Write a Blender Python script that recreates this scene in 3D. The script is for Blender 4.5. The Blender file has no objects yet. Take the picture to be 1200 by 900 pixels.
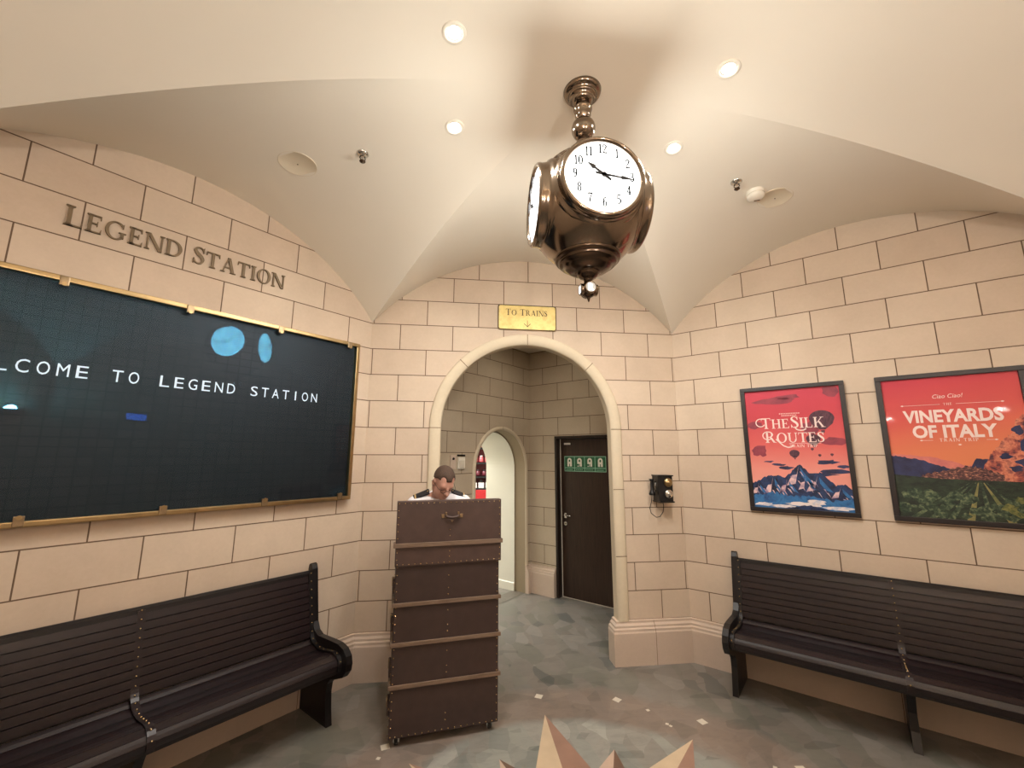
import bpy, bmesh, math, random
import numpy as np
from mathutils import Vector, Matrix
PI = math.pi; R_ = math.radians
S2 = 2 ** -.5
scene = bpy.context.scene
COL = scene.collection

# ---------------------------------------------------------------- camera, world, exposure
cd = bpy.data.cameras.new('camera'); cam = bpy.data.objects.new('camera', cd); COL.objects.link(cam)
cd.sensor_fit = 'HORIZONTAL'; cd.sensor_width = 36.0; cd.lens = 490.8 / 1200 * 36.0; cd.clip_start = .02
_yaw, _pit = R_(7.013), R_(9.78)
cam.location = (0, 0, 1.8)
cam.rotation_euler = (PI / 2 + _pit, R_(-.08), -_yaw)
scene.camera = cam
w = bpy.data.worlds.new('world'); scene.world = w; w.use_nodes = True
w.node_tree.nodes['Background'].inputs[0].default_value = (.9, .8, .7, 1)
w.node_tree.nodes['Background'].inputs[1].default_value = .02
scene.view_settings.view_transform = 'Standard'; scene.view_settings.look = 'None'
scene.view_settings.exposure = 0.3; scene.view_settings.gamma = 1.0
scene.view_settings.use_curve_mapping = False
try:
    scene.cycles.use_denoising = True
    scene.cycles.max_bounces = 10; scene.cycles.diffuse_bounces = 6
    scene.cycles.sample_clamp_indirect = 6.0
except Exception: pass
FACE_GLOW = 1.9
DIAL_W = 8.0       # opal clock faces
SPOT_W = 70.0          # each recessed downlight
ADDED_UPLIGHT_W = 85.0  # each added fill uplighter behind the camera
WARM = (1.0, .945, .885)

# ---------------------------------------------------------------- materials
def srgb(r, g, b):
    f = lambda c: (c / 255 / 12.92) if c <= 10.31 else ((c / 255 + .055) / 1.055) ** 2.4
    return (f(r), f(g), f(b), 1)
class NT:
    def __init__(s, name):
        s.m = bpy.data.materials.new(name); s.m.use_nodes = True
        s.t = s.m.node_tree; s.b = s.t.nodes['Principled BSDF']; s.out = s.t.nodes['Material Output']
    def n(s, typ, **kw):
        o = s.t.nodes.new(typ)
        for k, v in kw.items():
            if k[0] == '_': o.inputs[k[1:]].default_value = v
            else: setattr(o, k, v)
        return o
    def l(s, a, b): s.t.links.new(a, b)
    def mix(s, fac, a, b, mode='MIX'):
        o = s.n('ShaderNodeMix', data_type='RGBA', blend_type=mode)
        for sock, v in ((o.inputs[0], fac), (o.inputs[6], a), (o.inputs[7], b)):
            if hasattr(v, 'is_linked'): s.l(v, sock)
            elif isinstance(v, (int, float)): sock.default_value = v
            else: sock.default_value = v
        return o.outputs[2]
    def ramp(s, fac, stops, interp='LINEAR'):
        o = s.n('ShaderNodeValToRGB'); s.l(fac, o.inputs[0]); cr = o.color_ramp; cr.interpolation = interp
        while len(cr.elements) < len(stops): cr.elements.new(.5)
        for e, (p, c) in zip(cr.elements, stops): e.position = p; e.color = c
        return o.outputs[0]
    def coord(s, kind='Object'): return s.n('ShaderNodeTexCoord').outputs[kind]
    def noise(s, vec, scale, detail=4, rough=.5, dist=0):
        o = s.n('ShaderNodeTexNoise', _Scale=scale, _Detail=detail, _Roughness=rough, _Distortion=dist)
        if vec is not None: s.l(vec, o.inputs['Vector'])
        return o.outputs['Fac']
    def mapping(s, vec, scale=(1, 1, 1), rot=(0, 0, 0), loc=(0, 0, 0)):
        o = s.n('ShaderNodeMapping'); s.l(vec, o.inputs[0])
        o.inputs['Scale'].default_value = scale; o.inputs['Rotation'].default_value = rot; o.inputs['Location'].default_value = loc
        return o.outputs[0]
    def bump(s, h, strength=.3, dist=.01):
        o = s.n('ShaderNodeBump', _Strength=strength, _Distance=dist); s.l(h, o.inputs['Height']); s.l(o.outputs[0], s.b.inputs['Normal'])
    def set(s, color=None, rough=.6, metal=0, spec=None, emit=None, es=1, coat=None):
        if color is not None:
            if hasattr(color, 'is_linked'): s.l(color, s.b.inputs['Base Color'])
            else: s.b.inputs['Base Color'].default_value = color
        if hasattr(rough, 'is_linked'): s.l(rough, s.b.inputs['Roughness'])
        else: s.b.inputs['Roughness'].default_value = rough
        s.b.inputs['Metallic'].default_value = metal
        if spec is not None: s.b.inputs['Specular IOR Level'].default_value = spec
        if coat: s.b.inputs['Coat Weight'].default_value = coat
        if emit is not None:
            s.b.inputs['Emission Color'].default_value = emit; s.b.inputs['Emission Strength'].default_value = es
        return s.m

def plain(name, color, rough=.6, metal=0, var=.12, scale=25, spec=None, bump=0):
    k = NT(name); c = k.coord()
    n = k.noise(c, scale, 5)
    dark = tuple(x * (1 - var) for x in color[:3]) + (1,); lite = tuple(min(1, x * (1 + var)) for x in color[:3]) + (1,)
    col = k.ramp(n, [(.3, dark), (.7, lite)])
    if bump: k.bump(n, bump, .004)
    return k.set(col, rough, metal, spec)
def emis(name, color, strength, base=(.8, .8, .8, 1)):
    return NT(name).set(base, .4, emit=color, es=strength)

def stone_mat(name, c1, c2, mortar, brick=True):
    k = NT(name); uv = k.coord('UV'); ob = k.coord('Object')
    n1 = k.noise(ob, 3.0, 5, .6); n2 = k.noise(ob, 45, 3, .6)
    if brick:
        b = k.n('ShaderNodeTexBrick', offset=.5, offset_frequency=2, squash=1.0, squash_frequency=2)
        k.l(uv, b.inputs['Vector'])
        for nm, v in (('Color1', c1), ('Color2', c2), ('Mortar', mortar), ('Scale', 1.0), ('Mortar Size', .0038), ('Mortar Smooth', .15),
                      ('Bias', 0.0), ('Brick Width', .4875), ('Row Height', .2425)): b.inputs[nm].default_value = v
        col = b.outputs['Color']
    else:
        col = k.mix(n1, c1, c2)
    col = k.mix(1.0, col, k.ramp(n1, [(.25, (.9, .885, .87, 1)), (.75, (1.04, 1.03, 1.02, 1))]), 'MULTIPLY')
    col = k.mix(.25, col, k.ramp(n2, [(.3, (.85, .83, .8, 1)), (.7, (1, 1, 1, 1))]), 'MULTIPLY')
    if brick:
        inv = k.n('ShaderNodeMath', operation='MULTIPLY_ADD'); k.l(b.outputs['Fac'], inv.inputs[0]); inv.inputs[1].default_value = -1; inv.inputs[2].default_value = 1
        add = k.n('ShaderNodeMath', operation='MULTIPLY_ADD'); k.l(n2, add.inputs[0]); add.inputs[1].default_value = .08; k.l(inv.outputs[0], add.inputs[2])
        k.bump(add.outputs[0], .5, .006)
    else: k.bump(n2, .12, .004)
    return k.set(col, .72, spec=.25)
M = {}
M['stone'] = stone_mat('limestone_blocks', srgb(206, 190, 171), srgb(199, 181, 162), srgb(106, 86, 70))
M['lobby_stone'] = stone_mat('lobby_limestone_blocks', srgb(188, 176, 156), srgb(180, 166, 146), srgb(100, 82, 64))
M['smooth_stone'] = stone_mat('smooth_limestone', srgb(214, 203, 180), srgb(204, 191, 167), srgb(0, 0, 0), brick=False)
M['base_stone'] = stone_mat('base_limestone', srgb(206, 189, 173), srgb(198, 179, 163), srgb(0, 0, 0), brick=False)
M['joint'] = plain('stone_joint', srgb(112, 90, 68), .9)
M['plaster'] = plain('ceiling_plaster', srgb(222, 215, 201), .85, var=.015, scale=2.0, spec=.2)
M['white_plaster'] = plain('passage_plaster', srgb(222, 220, 208), .8, var=.02, scale=3, spec=.2)

def floor_mat():
    k = NT('marble_mosaic_floor'); g = k.coord('Object')
    warp = k.n('ShaderNodeTexNoise', _Scale=2.2, _Detail=3); k.l(g, warp.inputs['Vector'])
    vm = k.n('ShaderNodeVectorMath', operation='MULTIPLY_ADD'); k.l(warp.outputs['Color'], vm.inputs[0])
    vm.inputs[1].default_value = (.16, .16, 0); k.l(g, vm.inputs[2])
    mp = k.mapping(vm.outputs[0], (8.2, 4.4, 1), (0, 0, R_(28)))
    v = k.n('ShaderNodeTexVoronoi', feature='F1'); v.inputs['Scale'].default_value = 1.0; v.inputs['Randomness'].default_value = 1; k.l(mp, v.inputs['Vector'])
    cell = k.n('ShaderNodeSeparateColor'); k.l(v.outputs['Color'], cell.inputs[0])
    mp2 = k.mapping(vm.outputs[0], (3.4, 8.0, 1), (0, 0, R_(-20)), (3, 1, 0))
    v2 = k.n('ShaderNodeTexVoronoi', feature='F1'); v2.inputs['Scale'].default_value = 1.4; k.l(mp2, v2.inputs['Vector'])
    cell2 = k.n('ShaderNodeSeparateColor'); k.l(v2.outputs['Color'], cell2.inputs[0])
    outer = k.ramp(cell.outputs[0], [(0, srgb(110, 109, 100)), (.35, srgb(125, 120, 113)), (.6, srgb(117, 111, 104)), (.8, srgb(133, 128, 121)), (1, srgb(97, 97, 93))])
    inner = k.ramp(cell.outputs[0], [(0, srgb(123, 126, 121)), (.4, srgb(146, 147, 140)), (.7, srgb(131, 127, 120)), (1, srgb(162, 162, 155))])
    band = k.ramp(cell.outputs[1], [(0, srgb(125, 112, 102)), (.6, srgb(131, 119, 110)), (1, srgb(117, 107, 98))])
    sub = k.n('ShaderNodeVectorMath', operation='SUBTRACT'); k.l(vm.outputs[0], sub.inputs[0]); sub.inputs[1].default_value = (.642 + .08, 1.99 + .08, 0)
    sc = k.n('ShaderNodeVectorMath', operation='MULTIPLY'); k.l(sub.outputs[0], sc.inputs[0]); sc.inputs[1].default_value = (1, 1, 0)
    ln = k.n('ShaderNodeVectorMath', operation='LENGTH'); k.l(sc.outputs[0], ln.inputs[0])
    rr = k.n('ShaderNodeMath', operation='DIVIDE'); k.l(ln.outputs['Value'], rr.inputs[0]); rr.inputs[1].default_value = 4
    W = (1, 1, 1, 1); B = (0, 0, 0, 1)
    fb = k.ramp(rr.outputs[0], [(.29, B), (.31, W), (.385, W), (.41, B)])
    fi = k.ramp(rr.outputs[0], [(.29, W), (.31, B)])
    col = k.mix(fb, outer, band); col = k.mix(fi, col, inner)
    dk = k.ramp(cell2.outputs[1], [(.0, (.72, .74, .74, 1)), (.14, (1, 1, 1, 1)), (.9, (1, 1, 1, 1)), (1, (1.12, 1.12, 1.1, 1))])
    col = k.mix(1.0, col, dk, 'MULTIPLY')
    n = k.noise(k.mapping(g, (1, 2.2, 1), (0, 0, .6)), 7, 9, .68, 1.2)
    col = k.mix(1.0, col, k.ramp(n, [(.28, (.82, .83, .83, 1)), (.5, (1, 1, 1, 1)), (.75, (1.1, 1.1, 1.09, 1))]), 'MULTIPLY')
    r = k.ramp(n, [(.3, (.3, .3, .3, 1)), (.7, (.42, .42, .42, 1))])
    return k.set(col, r, spec=.45)
M['floor'] = floor_mat()
M['star_cream'] = plain('cream_marble', srgb(198, 178, 150), .35, var=.06, scale=9)
M['star_brown'] = plain('rose_marble', srgb(152, 120, 104), .35, var=.08, scale=9)
M['star_pale'] = plain('pale_rose_marble', srgb(190, 166, 148), .35, var=.06, scale=9)
M['star_dark'] = plain('dark_brown_marble', srgb(112, 88, 74), .35, var=.1, scale=9)
M['chip'] = plain('white_marble', srgb(206, 198, 182), .35, var=.05)

def wood(name, a, b, rough=.32, scale=(1, 14, 14), coat=.0):
    k = NT(name); c = k.mapping(k.coord(), scale)
    n = k.noise(c, 3.5, 7, .62, .8)
    k.bump(n, .08, .003)
    return k.set(k.ramp(n, [(.3, a), (.7, b)]), rough, spec=.5, coat=coat)
M['bench'] = wood('dark_bench_wood', srgb(22, 14, 17), srgb(36, 23, 25), .36)
M['bench_edge'] = wood('black_bench_wood', srgb(12, 9, 11), srgb(21, 15, 17), .4)
M['door_wood'] = wood('dark_door_veneer', srgb(40, 27, 20), srgb(62, 44, 33), .4, (14, 14, 1))
M['door_frame'] = wood('dark_door_frame', srgb(26, 17, 13), srgb(40, 27, 20), .4, (14, 14, 1))
M['strap'] = wood('worn_ash_strap', srgb(92, 75, 62), srgb(130, 109, 92), .5, (2, 30, 30))
M['leather'] = plain('brown_trunk_leather', srgb(68, 51, 46), .55, var=.14, scale=14, bump=.1)
M['leather_dark'] = plain('dark_trunk_leather', srgb(54, 39, 36), .55, var=.14, scale=14, bump=.1)
M['brass'] = plain('brass', srgb(168, 144, 104), .34, 1, var=.12, scale=18)
M['brass_dull'] = plain('dull_brass', srgb(150, 130, 102), .4, 1, var=.2, scale=30)
M['stud'] = plain('brass_stud', srgb(206, 182, 140), .25, 1, var=.05)
M['nickel'] = plain('polished_bronze_nickel', srgb(142, 127, 112), .15, 1, var=.04, scale=6)
M['nickel_dark'] = plain('dark_bronze', srgb(92, 78, 66), .22, 1, var=.08, scale=12)
M['chrome'] = plain('chrome', srgb(205, 203, 198), .14, 1, var=.03)
M['black'] = plain('black_paint', srgb(16, 15, 17), .35, var=.1)
M['black_frame'] = plain('black_poster_frame', srgb(28, 20, 22), .4, var=.1)
M['rubber'] = plain('black_rubber', srgb(20, 19, 19), .7)
M['white_plastic'] = plain('white_plastic', srgb(226, 220, 206), .45, var=.02)
M['blue_sign'] = emis('blue_lit_sign', (.05, .25, 1, 1), 9)
M['letter_bronze'] = plain('bronze_letter', srgb(116, 98, 74), .5, .3, var=.1)
M['engrave'] = plain('dark_engraving', srgb(62, 48, 30), .7)
M['sign_brass'] = None
k = NT('polished_brass_sign'); n = k.noise(k.coord(), 9, 6, .7)
M['sign_brass'] = k.set(k.ramp(n, [(.3, srgb(176, 150, 92)), (.55, srgb(206, 184, 118)), (.8, srgb(150, 122, 76))]), .46, .5)
M['face_glow'] = emis('opal_clock_glass', (.98, 1, 1, 1), FACE_GLOW)
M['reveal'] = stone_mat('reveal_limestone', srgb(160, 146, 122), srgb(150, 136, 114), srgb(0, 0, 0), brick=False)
M['threshold'] = plain('grey_threshold_stone', srgb(104, 98, 88), .5)
M['opal_dim'] = emis('roundel_grey_glass', (.8,.8,.78,1), .35, (.3,.3,.28,1))
M['ink'] = plain('black_ink', srgb(30, 30, 34), .6)
M['lens'] = emis('lamp_lens', (1, .93, .8, 1), 30)
M['board'] = None
M['flap_glow'] = emis('flap_letter_glow', (.9, .93, .95, 1), .42)  # flap letters glow by themselves, with no lamp in them
M['green_sign'] = plain('green_sign', srgb(34, 92, 58), .5, var=.05)
M['pale_green'] = plain('pale_green_print', srgb(150, 196, 168), .5, var=.04)
M['skin'] = plain('skin', srgb(196, 148, 130), .55, var=.06, scale=18)
M['hair'] = plain('short_brown_hair', srgb(72, 54, 42), .8, var=.25, scale=160, bump=.4)
M['shirt'] = plain('white_cotton', srgb(226, 224, 228), .8, var=.03, scale=40)
M['epaulette'] = plain('black_epaulette', srgb(20, 17, 24), .6)
M['gold'] = plain('gold_braid', srgb(190, 160, 110), .5, .3)
M['trousers'] = plain('dark_wool', srgb(24, 24, 32), .85)
M['shoe'] = plain('black_leather_shoe', srgb(14, 13, 13), .3)
M['red'] = plain('red_lacquer', srgb(176, 32, 40), .4, var=.08)
M['dark_red'] = plain('dark_red_shelf_back', srgb(112, 16, 26), .5, var=.2)
M['white_print'] = plain('white_print', srgb(246, 222, 214), .6, var=.03)

def board_mat():
    k = NT('split_flap_field'); uv = k.coord('UV')
    b = k.n('ShaderNodeTexBrick', offset=0.0, offset_frequency=1, squash=1.0, squash_frequency=1)
    k.l(uv, b.inputs['Vector'])
    for nm, v in (('Color1', srgb(32, 30, 32)), ('Color2', srgb(25, 24, 26)), ('Mortar', srgb(13, 13, 14)), ('Scale', 1.0), ('Mortar Size', .004), ('Mortar Smooth', .2),
                  ('Bias', 0.0), ('Brick Width', .0735), ('Row Height', .053)): b.inputs[nm].default_value = v
    k.bump(b.outputs['Fac'], -.5, .006)
    return k.set(b.outputs['Color'], .5)
M['board'] = board_mat()
def glass_mat():
    k = NT('coated_display_glass')
    for n_ in list(k.t.nodes): k.t.nodes.remove(n_)
    out = k.n('ShaderNodeOutputMaterial'); mx = k.n('ShaderNodeMixShader')
    tr = k.n('ShaderNodeBsdfTransparent'); tr.inputs[0].default_value = (.88, .92, .96, 1)
    gl = k.n('ShaderNodeBsdfGlossy'); gl.inputs['Color'].default_value = (.16, .64, 1, 1); gl.inputs['Roughness'].default_value = .012
    fr = k.n('ShaderNodeFresnel'); fr.inputs[0].default_value = 1.5
    ml = k.n('ShaderNodeMath', operation='MULTIPLY'); k.l(fr.outputs[0], ml.inputs[0]); ml.inputs[1].default_value = .27
    k.l(ml.outputs[0], mx.inputs[0]); k.l(tr.outputs[0], mx.inputs[1]); k.l(gl.outputs[0], mx.inputs[2]); k.l(mx.outputs[0], out.inputs[0])
    return k.m
M['glass'] = glass_mat()
def poster_glass():
    k = NT('clear_picture_glass')
    for n_ in list(k.t.nodes): k.t.nodes.remove(n_)
    out = k.n('ShaderNodeOutputMaterial'); mx = k.n('ShaderNodeMixShader')
    tr = k.n('ShaderNodeBsdfTransparent'); gl = k.n('ShaderNodeBsdfGlossy'); gl.inputs['Roughness'].default_value = .03
    fr = k.n('ShaderNodeFresnel'); fr.inputs[0].default_value = 1.18
    gl.inputs['Color'].default_value = (.2, .2, .2, 1); k.l(fr.outputs[0], mx.inputs[0]); k.l(tr.outputs[0], mx.inputs[1]); k.l(gl.outputs[0], mx.inputs[2]); k.l(mx.outputs[0], out.inputs[0])
    return k.m
M['clear'] = poster_glass()

# ---------------------------------------------------------------- mesh builder
class MB:
    def __init__(s): s.v = []; s.f = []; s.m = []; s.uv = []; s.sm = []; s.mats = []
    def mi(s, mat):
        if mat not in s.mats: s.mats.append(mat)
        return s.mats.index(mat)
    def face(s, pts, mat, uv=None, smooth=False):
        i = len(s.v); s.v += [tuple(p) for p in pts]; s.f.append(list(range(i, i + len(pts)))); s.m.append(s.mi(mat)); s.uv.append(uv); s.sm.append(smooth)
    def add(s, verts, faces, mat, smooth=False):
        i = len(s.v); s.v += [tuple(p) for p in verts]; k = s.mi(mat)
        for f in faces: s.f.append([i + j for j in f]); s.m.append(k); s.uv.append(None); s.sm.append(smooth)
    def box(s, lo, hi, mat, bev=0.0, mtx=None):
        (x0, y0, z0), (x1, y1, z1) = lo, hi
        if bev > 0:
            b = min(bev, (x1 - x0) / 2.01, (y1 - y0) / 2.01, (z1 - z0) / 2.01)
            pts = []; 
            bm = bmesh.new(); bmesh.ops.create_cube(bm, size=1.0)
            for q in bm.verts: q.co = Vector(((x0 + x1) / 2 + q.co.x * (x1 - x0), (y0 + y1) / 2 + q.co.y * (y1 - y0), (z0 + z1) / 2 + q.co.z * (z1 - z0)))
            bmesh.ops.bevel(bm, geom=bm.edges[:], offset=b, segments=2, affect='EDGES', profile=.7)
            bm.verts.index_update()
            vs = [q.co.copy() for q in bm.verts]; fs = [[q.index for q in f.verts] for f in bm.faces]; bm.free()
        else:
            vs = [Vector(p) for p in ((x0, y0, z0), (x1, y0, z0), (x1, y1, z0), (x0, y1, z0), (x0, y0, z1), (x1, y0, z1), (x1, y1, z1), (x0, y1, z1))]
            fs = [[0, 3, 2, 1], [4, 5, 6, 7], [0, 1, 5, 4], [1, 2, 6, 5], [2, 3, 7, 6], [3, 0, 4, 7]]
        if mtx is not None: vs = [mtx @ q for q in vs]
        s.add(vs, fs, mat)
    def prism(s, poly, axis, a0, a1, mat, smooth=False):
        """extrude a 2-D polygon along axis: 'y': poly=(x,z); 'x': poly=(y,z); 'z': poly=(x,y)"""
        def P(p, a): return {'y': (p[0], a, p[1]), 'x': (a, p[0], p[1]), 'z': (p[0], p[1], a)}[axis]
        n = len(poly); vs = [P(p, a0) for p in poly] + [P(p, a1) for p in poly]
        fs = [[i, (i + 1) % n, n + (i + 1) % n, n + i] for i in range(n)]
        s.add(vs, fs, mat, smooth); s.add(vs, [list(range(n))[::-1], [n + i for i in range(n)]], mat)
    def lathe(s, prof, mat, seg=32, mtx=None, cap=True, smooth=True):
        vs = []; fs = []; n = len(prof)
        for i in range(seg):
            a = 2 * PI * i / seg
            for r, z in prof: vs.append(Vector((r * math.cos(a), r * math.sin(a), z)))
        for i in range(seg):
            j = (i + 1) % seg
            for q in range(n - 1): fs.append([i * n + q, j * n + q, j * n + q + 1, i * n + q + 1])
        if mtx is not None: vs = [mtx @ q for q in vs]
        s.add(vs, fs, mat, smooth)
        if cap:
            for q in (0, n - 1):
                if prof[q][0] > 1e-5: s.add([vs[i * n + q] for i in range(seg)], [list(range(seg))], mat)
    def cyl(s, p0, p1, r0, mat, r1=None, seg=14, smooth=True):
        p0 = Vector(p0); p1 = Vector(p1); d = p1 - p0
        q = d.to_track_quat('Z', 'Y').to_matrix().to_4x4(); q.translation = p0
        s.lathe([(r0, 0), (r0 if r1 is None else r1, d.length)], mat, seg, q, True, smooth)
    def tube(s, pts, r, mat, seg=8):
        pts = [Vector(p) for p in pts]; vs = []; fs = []; n = len(pts); up = Vector((0, 0, 1))
        for i, p in enumerate(pts):
            t = (pts[min(i + 1, n - 1)] - pts[max(i - 1, 0)]).normalized()
            a = t.cross(up) if abs(t.z) < .95 else t.cross(Vector((0, 1, 0)))
            a.normalize(); b = t.cross(a)
            rr = r[i] if isinstance(r, (list, tuple)) else r
            for k in range(seg):
                ang = 2 * PI * k / seg; vs.append(p + a * rr * math.cos(ang) + b * rr * math.sin(ang))
        for i in range(n - 1):
            for k in range(seg): fs.append([i * seg + k, i * seg + (k + 1) % seg, (i + 1) * seg + (k + 1) % seg, (i + 1) * seg + k])
        s.add(vs, fs, mat, True); s.add(vs[:seg], [list(range(seg))], mat); s.add(vs[-seg:], [list(range(seg))], mat)
    def ball(s, c, r, mat, seg=10, rings=6, sc=(1, 1, 1)):
        prof = [(r * math.sin(PI * i / rings), -r * math.cos(PI * i / rings)) for i in range(rings + 1)]
        m = Matrix.Translation(Vector(c)) @ Matrix.Diagonal((*sc, 1))
        s.lathe(prof, mat, seg, m, False)
    def build(s, name, parent=None, loc=None, rotz=None, shade_auto=None):
        me = bpy.data.meshes.new(name); me.from_pydata(s.v, [], s.f)
        for m in s.mats: me.materials.append(m)
        me.polygons.foreach_set('material_index', s.m); me.polygons.foreach_set('use_smooth', s.sm)
        if any(u is not None for u in s.uv):
            L = me.uv_layers.new(name='UVMap').data
            for p, u in zip(me.polygons, s.uv):
                if u is not None:
                    for li, q in zip(p.loop_indices, u): L[li].uv = q
        bm = bmesh.new(); bm.from_mesh(me); bmesh.ops.remove_doubles(bm, verts=bm.verts, dist=1e-5)
        bmesh.ops.recalc_face_normals(bm, faces=bm.faces); bm.to_mesh(me); bm.free()
        o = bpy.data.objects.new(name, me); COL.objects.link(o)
        if parent: o.parent = parent
        if loc is not None: o.location = loc
        if rotz is not None: o.rotation_euler = (0, 0, rotz)
        return o

def tag(o, label=None, cat=None, group=None, kind=None):
    if label: o['label'] = label
    if cat: o['category'] = cat
    if group: o['group'] = group
    if kind: o['kind'] = kind
    return o
def thing(name, label, cat, loc=(0, 0, 0), rotz=0, group=None):
    o = bpy.data.objects.new(name, None); COL.objects.link(o); o.empty_display_size = .1
    o.location = loc; o.rotation_euler = (0, 0, rotz)
    return tag(o, label, cat, group)
def struct(o, label=None): o['kind'] = 'structure'; tag(o, label, 'structure') if label else None; return o

# ---------------------------------------------------------------- lettering: a small serif face drawn from strokes
def serif_glyphs():
    T, t, h, e = .155, .065, .045, .085
    def rect(x0, y0, x1, y1): return [(x0, y0), (x1, y0), (x1, y1), (x0, y1)]
    def stem(x, wd=T, y0=0, y1=1, sb=1, st=1):
        out = [rect(x, y0, x + wd, y1)]
        for on, y, d in ((sb, y0, 1), (st, y1, -1)):
            if on:
                out.append([(x - e, y), (x + wd + e, y), (x + wd + e, y + d * h * .7), (x + wd, y + d * h * 2.2), (x, y + d * h * 2.2), (x - e, y + d * h * .7)])
        return out
    def diag(x0, y0, x1, y1, wd): return [[(x0, y0), (x0 + wd, y0), (x1 + wd, y1), (x1, y1)]]
    def foot(x, wd, y, d): return [[(x - e, y), (x + wd + e, y), (x + wd + e, y + d * h), (x - e, y + d * h)]]
    def ring(cx, cy, rx, ry, a0, a1, tx, ty, n=22):
        out = []
        for i in range(n):
            A = [R_(a0 + (a1 - a0) * (i + k) / n) for k in (0, 1)]
            o = [(cx + rx * math.cos(a), cy + ry * math.sin(a)) for a in A]
            q = [(cx + (rx - tx) * math.cos(a), cy + (ry - ty) * math.sin(a)) for a in A]
            out.append([o[0], o[1], q[1], q[0]])
        return out
    def vst(pts, ws, n=6):
        P = [Vector((*p, 0)) for p in pts]; W = list(ws); line = []
        for i in range(len(P) - 1):
            p0, p1, p2, p3 = P[max(i - 1, 0)], P[i], P[i + 1], P[min(i + 2, len(P) - 1)]
            for j in range(n):
                u = j / n
                line.append((.5 * ((2 * p1) + (-p0 + p2) * u + (2 * p0 - 5 * p1 + 4 * p2 - p3) * u * u + (-p0 + 3 * p1 - 3 * p2 + p3) * u ** 3), W[i] + (W[i + 1] - W[i]) * u))
        line.append((P[-1], W[-1])); out = []; L = []
        for i, (p, wd) in enumerate(line):
            d = (line[min(i + 1, len(line) - 1)][0] - line[max(i - 1, 0)][0]).normalized(); nn = Vector((-d.y, d.x, 0)) * wd / 2
            L.append((p + nn, p - nn))
        for i in range(len(L) - 1):
            a, b = L[i]; c, d = L[i + 1]; out.append([(a.x, a.y), (b.x, b.y), (d.x, d.y), (c.x, c.y)])
        return out
    G = {}
    tick = lambda x, y, hh, d=1: [[(x, y), (x + .06, y), (x + .06, y + hh)]] if d > 0 else [[(x, y), (x + .06, y), (x + .06, y - hh)]]
    G['L'] = (stem(e) + [rect(e, 0, .62, t)] + [[(.56, 0), (.63, 0), (.63, .26), (.60, .26)]], .68)
    G['E'] = (stem(e) + [rect(e, 0, .62, t), rect(e, 1 - t, .58, 1), rect(e, .48, .47, .48 + t)] + [[(.57, 0), (.65, 0), (.65, .24), (.62, .24)], [(.53, 1), (.60, 1), (.60, .78), (.57, .78)], [(.44, .38), (.48, .38), (.48, .65), (.44, .65)]], .70)
    G['F'] = (stem(e) + [rect(e, 1 - t, .58, 1), rect(e, .46, .47, .46 + t)] + [[(.53, 1), (.60, 1), (.60, .78), (.57, .78)], [(.44, .36), (.48, .36), (.48, .63), (.44, .63)]], .63)
    G['G'] = (ring(.47, .5, .45, .52, 42, 322, .16, .06, 34) + stem(.70, .14, .12, .42, 0, 0) + [rect(.60, .40, .93, .45)] + [[(.74, .70), (.80, .70), (.80, .95), (.77, .95)]], .96)
    G['C'] = (ring(.47, .5, .45, .52, 42, 318, .16, .06, 34) + [[(.74, .70), (.80, .70), (.80, .95), (.77, .95)]], .86)
    G['N'] = (stem(e, .075, 0, 1, 1, 0) + stem(.76, .075, 0, 1, 0, 1) + diag(.66, 0, .06, 1, .17) + [rect(-.02, 1 - h, .2, 1)], .92)
    G['D'] = (stem(e) + ring(.32, .5, .52, .5, -90, 90, .165, .06, 26) + [rect(e, 0, .33, t), rect(e, 1 - t, .33, 1)], .88)
    G['S'] = (vst([(.50, .78), (.42, .92), (.28, .965), (.13, .89), (.11, .74), (.25, .58), (.40, .45), (.49, .29), (.44, .11), (.28, .035), (.13, .09), (.05, .25)], [.05, .055, .065, .1, .15, .18, .18, .15, .1, .065, .055, .05]) + [[(.48, .70), (.53, .70), (.53, .99), (.50, .99)], [(.03, .01), (.06, .01), (.08, .30), (.03, .30)]], .58)
    G['T'] = (stem(.32, T, 0, 1, 1, 0) + [rect(.03, 1 - t, .77, 1)] + [[(.02, .76), (.05, .76), (.09, 1), (.03, 1)], [(.78, .76), (.75, .76), (.71, 1), (.77, 1)]], .80)
    G['A'] = (diag(.10, 0, .40, 1, .07) + diag(.66, 0, .37, 1, .17) + [rect(.20, .30, .68, .30 + t)] + foot(.09, .08, 0, 1) + foot(.66, .17, 0, 1), .92)
    G['V'] = (diag(.33, 0, .06, 1, .17) + diag(.40, 0, .70, 1, .07) + foot(.06, .17, 1, -1) + foot(.70, .07, 1, -1), .84)
    G['I'] = (stem(e), .33)
    G['O'] = (ring(.47, .5, .45, .52, 0, 360, .165, .06, 40), .95)
    G['R'] = (stem(e) + ring(.34, .745, .30, .255, -90, 90, .15, .055, 20) + [rect(e, 1 - t, .35, 1), rect(e, .49, .35, .49 + .055)] + diag(.62, 0, .34, .50, .17) + [rect(.60, 0, .86, h)], .84)
    G['P'] = (stem(e) + ring(.34, .72, .30, .28, -90, 90, .15, .055, 20) + [rect(e, 1 - t, .35, 1), rect(e, .44, .35, .44 + .055)], .68)
    G['U'] = (stem(e, T, .3, 1, 0, 1) + stem(.68, .07, .3, 1, 0, 1) + ring(.4175, .34, .3325, .36, 180, 360, .13, .075, 20), .86)
    G['H'] = (stem(e) + stem(.62) + [rect(e, .47, .7, .47 + t)], .88)
    G['K'] = (stem(e) + diag(.22, .42, .66, 1, .07) + diag(.66, 0, .34, .58, .17) + foot(.66, .17, 0, 1) + foot(.62, .12, 1, -1), .90)
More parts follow.
